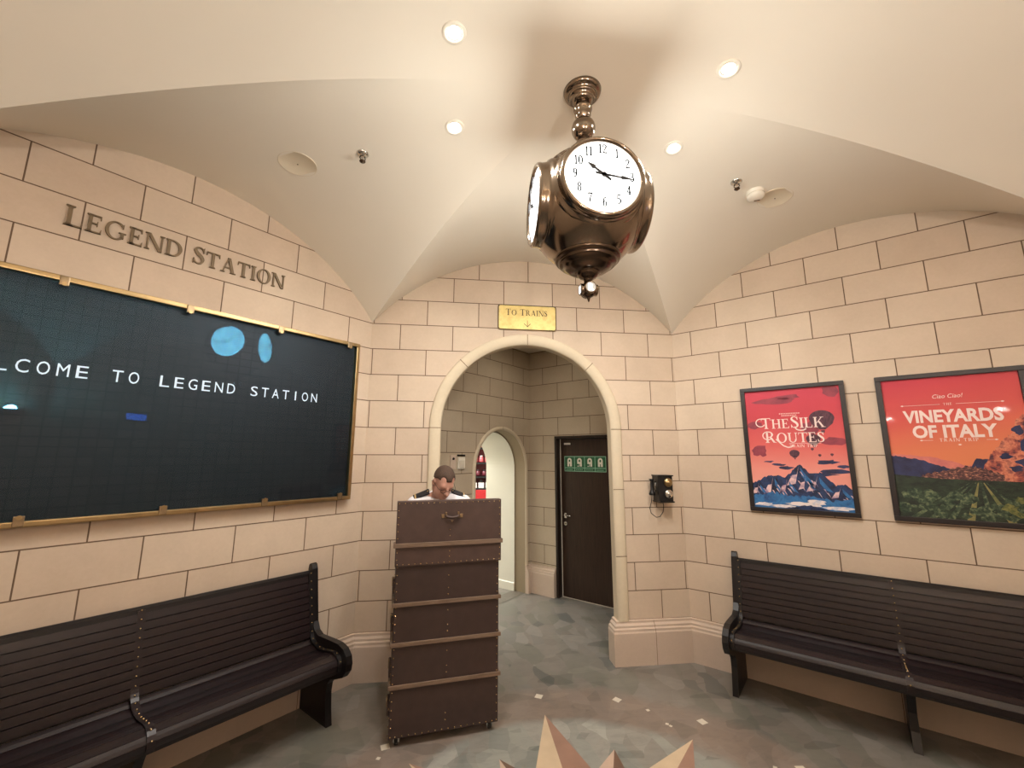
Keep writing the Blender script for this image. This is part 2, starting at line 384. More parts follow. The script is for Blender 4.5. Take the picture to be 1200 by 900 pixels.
    G['1'] = (stem(.16, .12, 0, 1, 1, 0) + [[(.04, .82), (.16, .90), (.28, 1), (.16, 1)]], .42)
    G['2'] = (vst([(.08, .74), (.12, .91), (.28, .97), (.44, .86), (.43, .68), (.28, .42), (.08, .08)], [.09, .07, .06, .12, .13, .08, .06]) + [rect(.05, 0, .52, .09), [(.47, 0), (.53, 0), (.54, .2), (.51, .2)]], .58)
    G['3'] = (vst([(.09, .80), (.16, .94), (.30, .96), (.42, .84), (.38, .64), (.24, .54), (.40, .44), (.47, .26), (.38, .07), (.22, .03), (.07, .16)], [.09, .07, .06, .12, .1, .05, .1, .13, .1, .06, .09]), .56)
    G['4'] = (stem(.32, .12, 0, 1, 1, 0) + diag(.03, .26, .34, .98, .06) + [rect(.03, .24, .56, .31)], .60)
    G['5'] = (vst([(.12, .95), (.10, .52), (.26, .60), (.43, .46), (.45, .24), (.34, .05), (.18, .03), (.06, .15)], [.05, .05, .06, .12, .14, .09, .06, .09]) + [rect(.10, .90, .46, .99)], .56)
    G['6'] = (ring(.29, .29, .24, .30, 0, 360, .12, .05, 24) + vst([(.47, .92), (.33, .97), (.17, .78), (.11, .45), (.12, .28)], [.07, .06, .1, .12, .12]), .58)
    G['7'] = ([rect(.05, .88, .52, .99), [(.04, .72), (.07, .72), (.10, .99), (.05, .99)]] + vst([(.47, .9), (.32, .55), (.24, .25), (.23, 0)], [.06, .07, .11, .12]), .56)
    G['8'] = (ring(.29, .745, .20, .25, 0, 360, .10, .045, 22) + ring(.29, .27, .24, .29, 0, 360, .12, .05, 22), .58)
    G['9'] = (ring(.29, .70, .24, .30, 0, 360, .12, .05, 24) + vst([(.11, .08), (.25, .03), (.41, .22), (.47, .55), (.46, .72)], [.07, .06, .1, .12, .12]), .58)
    G['0'] = (ring(.29, .5, .26, .51, 0, 360, .13, .05, 28), .58)
    G[' '] = ([], .42)
    return G
SG = serif_glyphs()
def glyph_width(txt, size, small=1.0, track=.05):
    x = 0
    for i, c in enumerate(txt):
        k = size * (1 if (i == 0 or txt[i - 1] == ' ') else small); x += (SG[c][1] + track) * k
    return x
def put_glyph(mb, c, x, z, size, yf, yb, mat, xs=1.0):
    for q in SG[c][0]:
        P = [(x + p[0] * size * xs, z + p[1] * size) for p in q]
        if yb is None: mb.face([(p[0], yf, p[1]) for p in P], mat)
        else: mb.prism(P, 'y', yf, yb, mat)
def serif_text(mb, txt, xc, z, size, yf, yb, mat, small=1.0, track=.05, xs=1.0):
    x = xc - glyph_width(txt, size, small, track) * xs / 2
    for i, c in enumerate(txt):
        k = size * (1 if (i == 0 or txt[i - 1] == ' ') else small)
        put_glyph(mb, c, x, z, k, yf, yb, mat, xs); x += (SG[c][1] + track) * k * xs
_fc = {}
def sans_mesh(txt, bold=0.0):
    """built-in sans face -> (verts, faces, width) with cap height 1"""
    key = (txt, bold)
    if key in _fc: return _fc[key]
    cu = bpy.data.curves.new('t', 'FONT'); cu.body = txt; cu.size = 1.0; cu.offset = bold; cu.resolution_u = 3; cu.fill_mode = 'FRONT'
    o = bpy.data.objects.new('t', cu); COL.objects.link(o)
    bpy.context.view_layer.update()
    me = o.evaluated_get(bpy.context.evaluated_depsgraph_get()).to_mesh()
    vs = [v.co.copy() for v in me.vertices]; fs = [list(p.vertices) for p in me.polygons]
    bpy.data.objects.remove(o); bpy.data.curves.remove(cu)
    x0 = min(v.x for v in vs); x1 = max(v.x for v in vs); c = .729
    r = ([((v.x - x0) / c, v.y / c) for v in vs], fs, (x1 - x0) / c); _fc[key] = r
    return r
def sans_text(mb, txt, xc, z, size, y, mat, bold=0.0, xs=1.0, mtx=None):
    vs, fs, wd = sans_mesh(txt, bold)
    mb.add([(xc + (v[0] - wd / 2) * size * xs, y, z + v[1] * size) for v in vs], fs, mat)

# ---------------------------------------------------------------- the room shell
ZS, ZA = 3.035, 3.83
APEX = (.642, 1.99)
CN = [(-.84, 3.90), (2.124, 3.90), (4.163, 1.861), (2.124, -1.2), (-.84, -1.2), (-2.88, 1.86)]   # back-left, back-right, east, front-right, front-left, west
def arc_z(t, L, rise):
    hh = L / 2; Rr = (hh * hh + rise * rise) / (2 * rise)
    return ZS + rise - Rr + math.sqrt(max(0, Rr * Rr - ((t - .5) * L) ** 2))
RISE = [.695, .68, .68, .68, .68, .68]
LEN = [math.dist(CN[i], CN[(i + 1) % 6]) for i in range(6)]
def vault_z(i, t, r):
    S = math.sin(PI / 2 * r)
    return ZS + (ZA - ZS) * S + (arc_z(t, LEN[i], RISE[i]) - ZS) * (1 - S) ** 1.3

def ceil_at(x, y):
    for i in range(6):
        ax, ay = CN[i][0] - APEX[0], CN[i][1] - APEX[1]; bx, by = CN[(i + 1) % 6][0] - APEX[0], CN[(i + 1) % 6][1] - APEX[1]
        det = ax * by - ay * bx; px, py = x - APEX[0], y - APEX[1]
        k0, k1 = (px * by - py * bx) / det, (ax * py - ay * px) / det
        if k0 >= -1e-9 and k1 >= -1e-9: return vault_z(i, k1 / (k0 + k1 + 1e-12), 1 - k0 - k1)
mb = MB()
for i in range(6):
    a = Vector((*CN[i], 0)); b = Vector((*CN[(i + 1) % 6], 0)); ap = Vector((*APEX, 0)); NTT, NR_ = 40, 28
    g = {}
    vs = []; fs = []
    for q in range(NR_ + 1):
        r = (q / NR_)
        for k in range(NTT + 1):
            t = k / NTT; p = (a + (b - a) * t) * (1 - r) + ap * r
            vs.append((p.x, p.y, vault_z(i, t, r)))
    for q in range(NR_):
        for k in range(NTT):
            o = q * (NTT + 1) + k; fs.append([o, o + 1, o + NTT + 2, o + NTT + 1])
    base = len(mb.v); mb.add(vs, fs, M['plaster'], True)
ceil_ob = mb.build('ceiling')
bm = bmesh.new(); bm.from_mesh(ceil_ob.data)
for e_ in bm.edges:
    if len(e_.link_faces) == 2 and e_.calc_face_angle(0) > R_(9): e_.smooth = False
bm.to_mesh(ceil_ob.data); bm.free()
struct(ceil_ob, 'cream plaster groin vault ceiling')

def wall_strip(mb, P, d, us, lo, hi, mat, uo, vo=.356, sgn=1):
    """vertical surface along d from P; us = break points"""
    for u0, u1 in zip(us[:-1], us[1:]):
        pts = [(P[0] + d[0] * u, P[1] + d[1] * u, z) for u, z in ((u0, lo(u0, u1)), (u1, lo(u1, u0)), (u1, hi(u1)), (u0, hi(u0)))]
        if pts[3][2] - pts[0][2] < 1e-4 and pts[2][2] - pts[1][2] < 1e-4: continue
        uv = [(u - uo, p[2] - vo) for u, p in zip((u0, u1, u1, u0), pts)]
        mb.face(pts, mat, uv)
def lin(a, b, n): return [a + (b - a) * i / n for i in range(n + 1)]

# back wall with the big archway; x is world x, front plane y = 3.90, rear 3.99
AX, AZ, ARI, ARO = .627, 2.055, .805, .91
def arch_lo(cx, cz, r):
    def f(u, other):
        x = u; inside = (abs((u + other) / 2 - cx) < r)
        return cz + math.sqrt(max(0, r * r - (x - cx) ** 2)) if inside else 0
    return f
cosp = [AX - ARI * math.cos(PI * i / 48) for i in range(49)]
us = sorted(set([round(v, 6) for v in lin(-.84, AX - ARI, 10) + cosp + lin(AX + ARI, 2.124, 10)]))
mb = MB()
L0 = LEN[0]
wall_strip(mb, (0, 3.90), (1, 0), us, arch_lo(AX, AZ, ARI), lambda u: arc_z((u + .84) / L0, L0, .695), M['stone'], -.335)
us2 = sorted(set([round(v, 6) for v in [-1.0] + cosp + [2.98]]))
wall_strip(mb, (0, 3.99), (1, 0), us2, arch_lo(AX, AZ, ARI), lambda u: 3.31, M['lobby_stone'], -.335)
prof = [(AX - ARI, 0), (AX - ARI, AZ)] + [(AX - ARI * math.cos(PI * i / 48), AZ + ARI * math.sin(PI * i / 48)) for i in range(1, 48)] + [(AX + ARI, AZ), (AX + ARI, 0)]
for (x0, z0), (x1, z1) in zip(prof[:-1], prof[1:]):
    mb.face([(x0, 3.90, z0), (x1, 3.90, z1), (x1, 3.99, z1), (x0, 3.99, z0)], M['smooth_stone'])
struct(mb.build('wall_back'), 'cream stone block wall with the big archway')

def side_wall(name, i, uo, rev=False, label=None):
    a, b = CN[i], CN[(i + 1) % 6]
    if rev: a, b = b, a
    L = LEN[i]; d = ((b[0] - a[0]) / L, (b[1] - a[1]) / L)
    m = MB(); wall_strip(m, a, d, lin(0, L, 40), lambda u, o: 0, lambda u: arc_z(u / L, L, RISE[i]), M['stone'], uo)
    return struct(m.build(name), label)
side_wall('wall_right', 1, .42, label='cream stone block wall on the right')
side_wall('wall_left', 5, .475, True, 'cream stone block wall on the left')
side_wall('wall_front_right', 2, .1); side_wall('wall_front', 3, .2); side_wall('wall_front_left', 4, .3)

# lobby beyond the arch: two stone walls meeting in a corner
IC = Vector((.99, 5.99, 0)); TL = Vector((-S2, -S2, 0)); TR = Vector((S2, -S2, 0)); NL = Vector((S2, -S2, 0)); NRm = Vector((-S2, -S2, 0))
LH = 3.31; LLEN = 2.83
ACU, ACZ, AR1, AR2 = .625, 1.63, .508, .556        # small arch: centre along wall, spring height, clear radius, moulding radius
cos2 = [ACU - AR1 * math.cos(PI * i / 32) for i in range(33)]
mb = MB()
us = sorted(set([round(v, 6) for v in lin(0, ACU - AR1, 3) + cos2 + lin(ACU + AR1, LLEN, 8)]))
wall_strip(mb, IC, TL, us, arch_lo(ACU, ACZ, AR1), lambda u: LH, M['lobby_stone'], .39, .386)
def arch_prof(cu, cz, r, n=32): return [(cu - r, 0), (cu - r, cz)] + [(cu - r * math.cos(PI * i / n), cz + r * math.sin(PI * i / n)) for i in range(1, n)] + [(cu + r, cz), (cu + r, 0)]
def pl(u, z, dep): q = IC + TL * u - NL * dep; return (q.x, q.y, z)
pr = arch_prof(ACU, ACZ, AR1); pt = arch_prof(ACU, ACZ, AR1 - .018)
DEP1, DEP2 = .17, .70
for (a0, b0), (a1, b1) in zip(pr[:-1], pr[1:]): mb.face([pl(a0, b0, 0), pl(a1, b1, 0), pl(a1, b1, DEP1), pl(a0, b0, DEP1)], M['reveal'])
for (p, q), (p2, q2) in zip(zip(pr[:-1], pt[:-1]), zip(pr[1:], pt[1:])): mb.face([pl(*p, DEP1), pl(*p2, DEP1), pl(*q2, DEP1), pl(*q, DEP1)], M['reveal'])
struct(mb.build('wall_lobby_left'), 'shaded stone block wall behind the archway, with a smaller arch')
mb = MB()
for (a0, b0), (a1, b1) in zip(pt[:-1], pt[1:]): mb.face([pl(a0, b0, DEP1), pl(a1, b1, DEP1), pl(a1, b1, DEP2), pl(a0, b0, DEP2)], M['white_plaster'], smooth=False)
struct(mb.build('wall_passage'), 'bright white barrel vaulted passage')
# door opening in the right lobby wall
DU0, DU1, DZ, DREC = .425, 1.36, 2.07, .126
mb = MB()
wall_strip(mb, IC, TR, [0, DU0], lambda u, o: 0, lambda u: LH, M['lobby_stone'], .48, .386)
wall_strip(mb, IC, TR, [DU0, DU1], lambda u, o: DZ, lambda u: LH, M['lobby_stone'], .48, .386)
wall_strip(mb, IC, TR, [DU1, LLEN], lambda u, o: 0, lambda u: LH, M['lobby_stone'], .48, .386)
struct(mb.build('wall_lobby_right'), 'shaded stone block wall with the dark door')
mb = MB(); q = [(-1.03, 3.95), (3.02, 3.95), (.99, 6.02)]
mb.prism(q, 'z', LH, LH + .02, M['plaster']); struct(mb.build('ceiling_lobby'), 'flat plaster ceiling of the small lobby')

# floor with its inlaid compass star
mb = MB()
mb.face([(-3.4, -1.7, 0), (4.7, -1.7, 0), (4.7, 9.5, 0), (-3.4, 9.5, 0)], M['floor'])
mb.add([(-3.4, -1.7, -.05), (4.7, -1.7, -.05), (4.7, 9.5, -.05), (-3.4, 9.5, -.05)], [[0, 1, 2, 3]], M['floor'])
sx, sy = .637, 1.99
def star_pt(r, deg): a = R_(90 - deg); return (sx + r * math.cos(a), sy + r * math.sin(a))
for k in range(8):
    dg = 22.5 + 45 * k
    for s_, mm in ((-1, 'star_pale'), (1, 'star_dark')):
        mb.face([(*star_pt(.3, dg), .0008), (*star_pt(.94, dg), .0008), (*star_pt(.52, dg + s_ * 22.5), .0008)], M[mm])
for k in range(8):
    dg = 45 * k
    for s_, mm in ((-1, 'star_cream'), (1, 'star_brown')):
        mb.face([(*star_pt(.02, dg), .0016), (*star_pt(1.267, dg), .0016), (*star_pt(.586, dg + s_ * 22.5), .0016)], M[mm])
def diamond(cx, cy, h, rot, mat):
    mb.face([(cx + h * math.cos(rot + PI / 2 * j), cy + h * math.sin(rot + PI / 2 * j), .0012) for j in range(4)], mat)
for k in range(16):
    x, y = star_pt(1.5, 22.5 * k); diamond(x, y, .038, R_(90 - 22.5 * k) + .3, M['chip'])
rng = random.Random(4)
for k in range(9):
    x, y = star_pt(rng.uniform(1.3, 1.46), rng.uniform(0, 360)); diamond(x, y, rng.uniform(.012, .02), rng.uniform(0, 1.5), M['chip'])
struct(mb.build('floor'), 'grey green marble mosaic floor with inlaid star')

# baseboards: tall stone plinth with a stepped moulding
BASE = [(0, 0), (-.055, 0), (-.055, .262), (-.049, .275), (-.049, .292), (-.036, .302), (-.036, .318), (-.018, .334), (-.018, .352), (0, .356)]
def plinth(name, P, d, n, u0, u1, ret0=0, ret1=0, joints=()):
    """profile swept along d from u0 to u1; n = outward (into room) normal"""
    m = MB(); P = Vector(P); d = Vector(d); n = Vector(n)
    def at(u, off, z, mit=0): q = P + d * (u + mit * off) - n * off; return (q.x, q.y, z)
    A = [at(u0, o, z, -ret0) for o, z in BASE]; B = [at(u1, o, z, ret1) for o, z in BASE]
    for i in range(len(BASE) - 1): m.face([A[i], B[i], B[i + 1], A[i + 1]], M['base_stone'])
    m.face(A, M['base_stone']); m.face(B, M['base_stone'])
    for u in joints:
        a = [at(u - .002, o - .0012, z) for o, z in BASE[1:-1]]; b = [at(u + .002, o - .0012, z) for o, z in BASE[1:-1]]
        for i in range(len(a) - 1): m.face([a[i], b[i], b[i + 1], a[i + 1]], M['joint'])
    return struct(m.build(name))
TQ = math.tan(R_(22.5))
nb = Vector((0, -1, 0))
plinth('baseboard_back_right', (AX + ARI, 3.90, 0), (1, 0, 0), nb, 0, 2.124 - AX - ARI, 0, TQ, (.33,))
plinth('baseboard_back_left', (-.84, 3.90, 0), (1, 0, 0), nb, 0, AX - ARI + .84, TQ, 0, (.33,))
# returns into the archway
def ret_box(name, x0, x1):
    m = MB()
    sgn = 1 if x1 > x0 else -1
    for i in range(len(BASE) - 1):
        (o0, z0), (o1, z1) = BASE[i], BASE[i + 1]
        m.face([(x0 + sgn * o0, 3.90 + o0, z0), (x0 + sgn * o1, 3.90 + o1, z1), (x0 + sgn * o1, 4.0, z1), (x0 + sgn * o0, 4.0, z0)], M['base_stone'])
        m.face([(x0 + sgn * o0, 3.90 + o0, z0), (x0 + sgn * o1, 3.90 + o1, z1), (x0, 3.90 + o1, z1), (x0, 3.90 + o0, z0)], M['base_stone'])
    return struct(m.build(name))
ret_box('baseboard_arch_right', AX + ARI, 3); ret_box('baseboard_arch_left', AX - ARI, -3)
plinth('baseboard_right', (2.124, 3.90, 0), TR, NRm, 0, LEN[1], TQ, 1, (.42, 1.4, 2.38))
plinth('baseboard_left', (-.84, 3.90, 0), TL, NL, 0, LEN[5], TQ, 1, (.46, 1.44, 2.42))
plinth('baseboard_lobby_right', IC, TR, NRm, 0, DU0 - .01, 1, 0)
plinth('baseboard_lobby_left', IC, TL, NL, 0, ACU - AR1 - .0, 1, 0)
plinth('baseboard_lobby_end', IC, TL, NL, ACU + AR1, LLEN - .1, 0, 0)

# mouldings round the two arches
def arch_trim(name, cu, cz, r0, r1, zb, joints, place, th=.022, label=None):
    m = MB()
    def ring(r): return [(cu - r, zb), (cu - r, cz)] + [(cu - r * math.cos(PI * i / 48), cz + r * math.sin(PI * i / 48)) for i in range(1, 48)] + [(cu + r, cz), (cu + r, zb)]
    A, B = ring(r0), ring(r1); Bi = ring(r1 - .012); Ai = ring(r0 + .008)
    for i in range(len(A) - 1):
        m.face([place(*Ai[i], th), place(*Ai[i + 1], th), place(*Bi[i + 1], th), place(*Bi[i], th)], M['smooth_stone'], smooth=True)
        m.face([place(*Bi[i], th), place(*Bi[i + 1], th), place(*B[i + 1], th - .01), place(*B[i], th - .01)], M['smooth_stone'], smooth=True)
        m.face([place(*B[i], th - .01), place(*B[i + 1], th - .01), place(*B[i + 1], 0), place(*B[i], 0)], M['smooth_stone'], smooth=True)
        m.face([place(*A[i], 0), place(*A[i + 1], 0), place(*Ai[i + 1], th), place(*Ai[i], th)], M['smooth_stone'], smooth=True)
    for a in joints:                       # thin mortar lines: angle on the arc, or height on the jambs
        if a[0] == 'arc':
            c, s_ = -math.cos(R_(a[1])), math.sin(R_(a[1])); px, pz = s_ * .003, -c * .003
            m.face([place(cu + c * r0 + px, cz + s_ * r0 + pz, th + .0008), place(cu + c * (r1) + px, cz + s_ * (r1) + pz, th + .0008), place(cu + c * (r1) - px, cz + s_ * (r1) - pz, th + .0008), place(cu + c * r0 - px, cz + s_ * r0 - pz, th + .0008)], M['joint'])
        else:
            for s_ in (-1, 1):
                z = a[1]; m.face([place(cu + s_ * r0, z - .003, th + .0008), place(cu + s_ * r1, z - .003, th + .0008), place(cu + s_ * r1, z + .003, th + .0008), place(cu + s_ * r0, z + .003, th + .0008)], M['joint'])
    return struct(m.build(name), label)
arch_trim('trim_1', AX, AZ, ARI, ARO, .35, [('arc', 0), ('arc', 45), ('arc', 90), ('arc', 135), ('arc', 180), ('z', 1.494), ('z', .9)], lambda u, z, o: (u, 3.90 - o, z), .022, 'smooth stone moulding of the big archway')
arch_trim('trim_2', ACU, ACZ, AR1, AR2, .35, [('arc', 90)], lambda u, z, o: tuple(IC + TL * u + NL * o + Vector((0, 0, z))), .022, 'smooth stone moulding of the small arch')

# the dark lobby door
dr = struct(thing('door_1', 'dark brown veneered door with green sign in the lobby', 'door', IC + TR * DU0, R_(-45)))
# local frame: x along wall to the right, y into the wall
mb = MB(); W_ = DU1 - DU0
for lo, hi in (((0, -.012, 0), (.035, DREC + .05, DZ)), ((W_ - .035, -.012, 0), (W_, DREC + .05, DZ)), ((.035, -.012, DZ - .035), (W_ - .035, DREC + .05, DZ))): mb.box(lo, hi, M['door_frame'], .004)
mb.build('door_frame', dr)
mb = MB(); mb.box((.047, DREC - .045, .006), (W_ - .04, DREC, DZ - .04), M['door_wood'], .003)
leaf = mb.build('door_leaf', dr)
mb = MB(); mb.box((.036, DREC - .05, .004), (.046, DREC - .046, DZ - .037), M['chip']); mb.box((.036, DREC - .05, .0), (W_ - .036, DREC - .02, .006), M['chip'])
mb.build('edge_strip', dr)
mb = MB()
hx = .105
mb.box((hx - .02, DREC - .053, .99), (hx + .02, DREC - .044, 1.055), M['chrome'], .008)
mb.cyl((hx, DREC - .05, 1.03), (hx, DREC - .10, 1.03), .009, M['chrome']); mb.tube([(hx, DREC - .1, 1.03), (hx + .03, DREC - .105, 1.03), (hx + .11, DREC - .098, 1.027)], .009, M['chrome'])
mb.build('door_handle', leaf)
mb = MB(); mb.cyl((hx, DREC - .045, .92), (hx, DREC - .055, .92), .024, M['chrome']); mb.cyl((hx, DREC - .055, .92), (hx, DREC - .062, .92), .01, M['brass_dull'])
mb.build('keyhole_rosette', leaf)
mb = MB(); mb.box((.10, DREC - .05, 1.955), (.20, DREC - .044, 1.98), M['white_plastic'], .002); mb.build('name_plate', leaf)

# room behind the small passage (a lit shop)
def pv(u, dep, z): return pl(u, z, dep)
mb = MB()
u0, u1, d0, d1, H = -2.4, 1.6, DEP2, 3.4, 2.9
mb.face([pv(u0, d1, 0), pv(u1, d1, 0), pv(u1, d1, H), pv(u0, d1, H)], M['white_plaster'])
mb.face([pv(u0, d0, 0), pv(u0, d1, 0), pv(u0, d1, H), pv(u0, d0, H)], M['white_plaster'])
mb.face([pv(u1, d0, 0), pv(u1, d1, 0), pv(u1, d1, H), pv(u1, d0, H)], M['white_plaster'])
ptu = [u0] + [p[0] for p in pt[1:-1]] + [u1]
fr = [(u0, 0), (pt[0][0], 0)]
for a, b in zip(pt[1:-2], pt[2:-1]): mb.face([pv(a[0], d0, a[1]), pv(b[0], d0, b[1]), pv(b[0], d0, H), pv(a[0], d0, H)], M['white_plaster'])
mb.face([pv(u0, d0, 0), pv(pt[0][0], d0, 0), pv(pt[0][0], d0, H), pv(u0, d0, H)], M['white_plaster'])
mb.face([pv(pt[-1][0], d0, 0), pv(u1, d0, 0), pv(u1, d0, H), pv(pt[-1][0], d0, H)], M['white_plaster'])
mb.face([pv(u0, d0, H), pv(u1, d0, H), pv(u1, d1, H), pv(u0, d1, H)], M['plaster'])
struct(mb.build('wall_shop'), 'plain walls of the lit shop beyond the passage')

# dark stone threshold and low white skirting in the small passage
mb = MB(); mb.face([pl(ACU - AR1, .003, .0), pl(ACU + AR1, .003, .0), pl(ACU + AR1, .003, DEP1 + .03), pl(ACU - AR1, .003, DEP1 + .03)], M['threshold']); struct(mb.build('trim_3'), 'dark stone threshold under the small arch')
mb = MB(); uu = ACU - AR1 + .018
mb.face([pl(uu + .012, .001, DEP1), pl(uu + .012, .001, DEP2), pl(uu + .012, .10, DEP2), pl(uu + .012, .10, DEP1)], M['white_plaster']); mb.face([pl(uu + .012, .10, DEP1), pl(uu + .012, .10, DEP2), pl(uu, .11, DEP2), pl(uu, .11, DEP1)], M['chip']); mb.face([pl(uu + .012, 0, DEP1), pl(uu + .012, .10, DEP1), pl(uu, .11, DEP1), pl(uu, 0, DEP1)], M['white_plaster'])
struct(mb.build('baseboard_passage'))

# ---------------------------------------------------------------- benches
def make_bench(label, loc, rotz, group):
    """local x along the wall, y into the wall (wall plane y = 0), z up"""
    t = thing('slatted_bench', label, 'bench', loc, rotz, group)
    Lh = 1.01
    endp = [(.015, 0), (.02, .18), (.05, .36), (.03, .95), (.038, .98), (.058, .992), (.078, .985), (.092, .955), (.155, .60), (.19, .548), (.24, .527), (.40, .535), (.50, .537), (.57, .522), (.615, .485), (.628, .44), (.618, .395), (.58, .35), (.50, .318), (.44, .30), (.405, .262), (.395, .20), (.405, .10), (.425, 0)]
    path = [(.084, .925), (.110, .80), (.138, .66), (.158, .56), (.176, .505), (.21, .476), (.28, .458), (.36, .460), (.44, .476), (.50, .482), (.548, .466), (.568, .43), (.556, .39)]
    for _ in range(2):
        path = [path[0]] + [q for a, b in zip(path[:-1], path[1:]) for q in ((a[0] * .75 + b[0] * .25, a[1] * .75 + b[1] * .25), (a[0] * .25 + b[0] * .75, a[1] * .25 + b[1] * .75))] + [path[-1]]
    def along(n):
        d = [0]
        for a, b in zip(path[:-1], path[1:]): d.append(d[-1] + math.dist(a, b))
        out = []
        for i in range(n):
            s_ = d[-1] * i / (n - 1); j = max(q for q in range(len(d)) if d[q] <= s_ + 1e-9); j = min(j, len(path) - 2)
            k = (s_ - d[j]) / (d[j + 1] - d[j]); p = (path[j][0] + (path[j + 1][0] - path[j][0]) * k, path[j][1] + (path[j + 1][1] - path[j][1]) * k)
            tx, tz = path[j + 1][0] - path[j][0], path[j + 1][1] - path[j][1]; q = math.hypot(tx, tz)
            out.append((p, (-tz / q, tx / q) if False else (-(tz) / q, tx / q)))
        return out
    def slat(mb, p, q, th, x0, x1, crown=.004):
        (a, b), (c, d) = p, q; tx, tz = c - a, d - b; L = math.hypot(tx, tz); n = (-tz / L, tx / L)     # points away from the wall / upwards
        poly = [(a, b), (a + n[0] * crown * .5, b + n[1] * crown * .5), ((a + c) / 2 + n[0] * crown, (b + d) / 2 + n[1] * crown), (c + n[0] * crown * .5, d + n[1] * crown * .5), (c, d), (c - n[0] * th, d - n[1] * th), (a - n[0] * th, b - n[1] * th)]
        mb.prism([(-o, z) for o, z in poly], 'x', x0, x1, M['bench'])
    for s_ in (-1, 1):
        mb = MB(); x0 = s_ * Lh - .021
        mb.prism([(-o, z) for o, z in endp], 'x', x0, x0 + .042, M['bench_edge'])
        xi = s_ * (Lh - .032)                                                # inner trim and its row of studs
        for (p, n) in along(17)[:-1]:
            mb.ball((xi, -p[0] - n[0] * .013, p[1] + n[1] * .013), .0055, M['stud'], 8, 4)
        al = along(40)
        for (p, n), (q, m) in zip(al[:-1], al[1:]):
            mb.prism([(-(p[0] + n[0] * .012), p[1] + n[1] * .012), (-(q[0] + m[0] * .012), q[1] + m[1] * .012), (-q[0], q[1]), (-p[0], p[1])], 'x', min(xi - .016, xi + .016), max(xi - .016, xi + .016), M['bench_edge'])
        mb.build('end_panel', t)
    mb = MB()
    al = along(40)
    for (p, n), (q, m) in zip(al[:-1], al[1:]):
        mb.prism([(-(p[0] + n[0] * .006), p[1] + n[1] * .006), (-(q[0] + m[0] * .006), q[1] + m[1] * .006), (-q[0], q[1]), (-p[0], p[1])], 'x', -.018, .018, M['bench'])
    for (p, n) in along(20)[:-1]: mb.ball((0, -p[0] - n[0] * .007, p[1] + n[1] * .007), .0055, M['stud'], 8, 4)
    mb.build('middle_divider', t)
    mb = MB(); leg = [(.06, 0), (.06, .20), (.10, .43), (.47, .445), (.50, .40), (.42, .30), (.36, .20), (.375, .10), (.42, 0)]
    mb.prism([(-o, z) for o, z in leg], 'x', -.022, .022, M['bench_edge']); mb.build('middle_leg', t)
    mb = MB()
    back = [((.075 + .092 * (i / 9) ** .9 * .95, .905 - .405 * i / 9)) for i in range(10)]
    for a, b in zip(back[:-1], back[1:]):
        g = .12; slat(mb, (b[0] + (a[0] - b[0]) * g, b[1] + (a[1] - b[1]) * g), a, .016, -Lh + .02, Lh - .02, .007)
    mb.prism([(-.03, .905), (-.082, .905), (-.078, .93), (-.06, .942), (-.038, .938)], 'x', -Lh + .02, Lh - .02, M['bench_edge'])
    mb.prism([(-.045, .905), (-.06, .905), (-.15, .49), (-.135, .48)], 'x', -Lh + .02, Lh - .02, M['bench_edge'])
    mb.build('backrest', t)
    mb = MB()
    seat = [(.165, .492), (.20, .468), (.28, .452), (.36, .455), (.44, .472), (.50, .478), (.545, .462), (.563, .43), (.552, .395)]
    for a, b in zip(seat[:-1], seat[1:]):
        g = .05; slat(mb, (a[0] + (b[0] - a[0]) * g, a[1] + (b[1] - a[1]) * g), b, .02, -Lh + .02, Lh - .02, .002)
    mb.prism([(-.18, .455), (-.50, .452), (-.50, .43), (-.18, .43)], 'x', -Lh + .02, Lh - .02, M['bench_edge'])
    mb.prism([(-.53, .45), (-.555, .43), (-.55, .375), (-.52, .375), (-.50, .44)], 'x', -Lh + .02, Lh - .02, M['bench_edge'])
    mb.build('seat', t)
    return t
CL_ = Vector((-.84, 3.90, 0)); CR_ = Vector((2.124, 3.90, 0))
make_bench('dark slatted wooden bench below the black departure board', CL_ + TL * 1.43, R_(45), 'long studded benches')
make_bench('dark slatted wooden bench below the two red posters', CR_ + TR * 1.43, R_(-45), 'long studded benches')

# ---------------------------------------------------------------- departure board (x right, y into wall; wall plane y = 0)
bd = thing('departure_board', 'large black departure board in a brass frame reading WELCOME TO LEGEND STATION', 'departure board', CL_ + TL * 1.393 + Vector((0, 0, 2.111)), R_(45))
BW, BH = 2.486 / 2, 1.334 / 2
mb = MB(); f_ = .03
for lo, hi in (((-BW, -.07, BH - f_), (BW, 0, BH)), ((-BW, -.07, -BH), (BW, 0, -BH + f_)), ((-BW, -.07, -BH + f_), (-BW + f_, 0, BH - f_)), ((BW - f_, -.07, -BH + f_), (BW, 0, BH - f_))): mb.box(lo, hi, M['brass'], .006)
mb.build('brass_frame', bd)
mb = MB(); a, b = BW - f_, BH - f_
mb.face([(-a, -.03, -b), (a, -.03, -b), (a, -.03, b), (-a, -.03, b)], M['board'], [(-a + .0367, -b), (a + .0367, -b), (a + .0367, b), (-a + .0367, b)])
mb.face([(-a, -.002, -b), (a, -.002, -b), (a, -.002, b), (-a, -.002, b)], M['black']); mb.build('flap_field', bd)
mb = MB(); mb.box((-a, -.056, -b), (a, -.050, b), M['glass']); mb.build('glass_pane', bd)
txt = 'WELCOME TO LEGEND STATION'
for i, c in enumerate(txt):
    if c == ' ': continue
    x = -.88 + .0735 * i; mb = MB()
    vs, fs, wd = sans_mesh(c, .0); k = .074; sx_ = min(.048, .05) / max(wd, .55) if wd > .35 else .074
    mb.add([(x + (v[0] - wd / 2) * sx_, -.0345, .115 + v[1] * k) for v in vs], fs, M['flap_glow'])
    o = mb.build('flap_letter', bd)
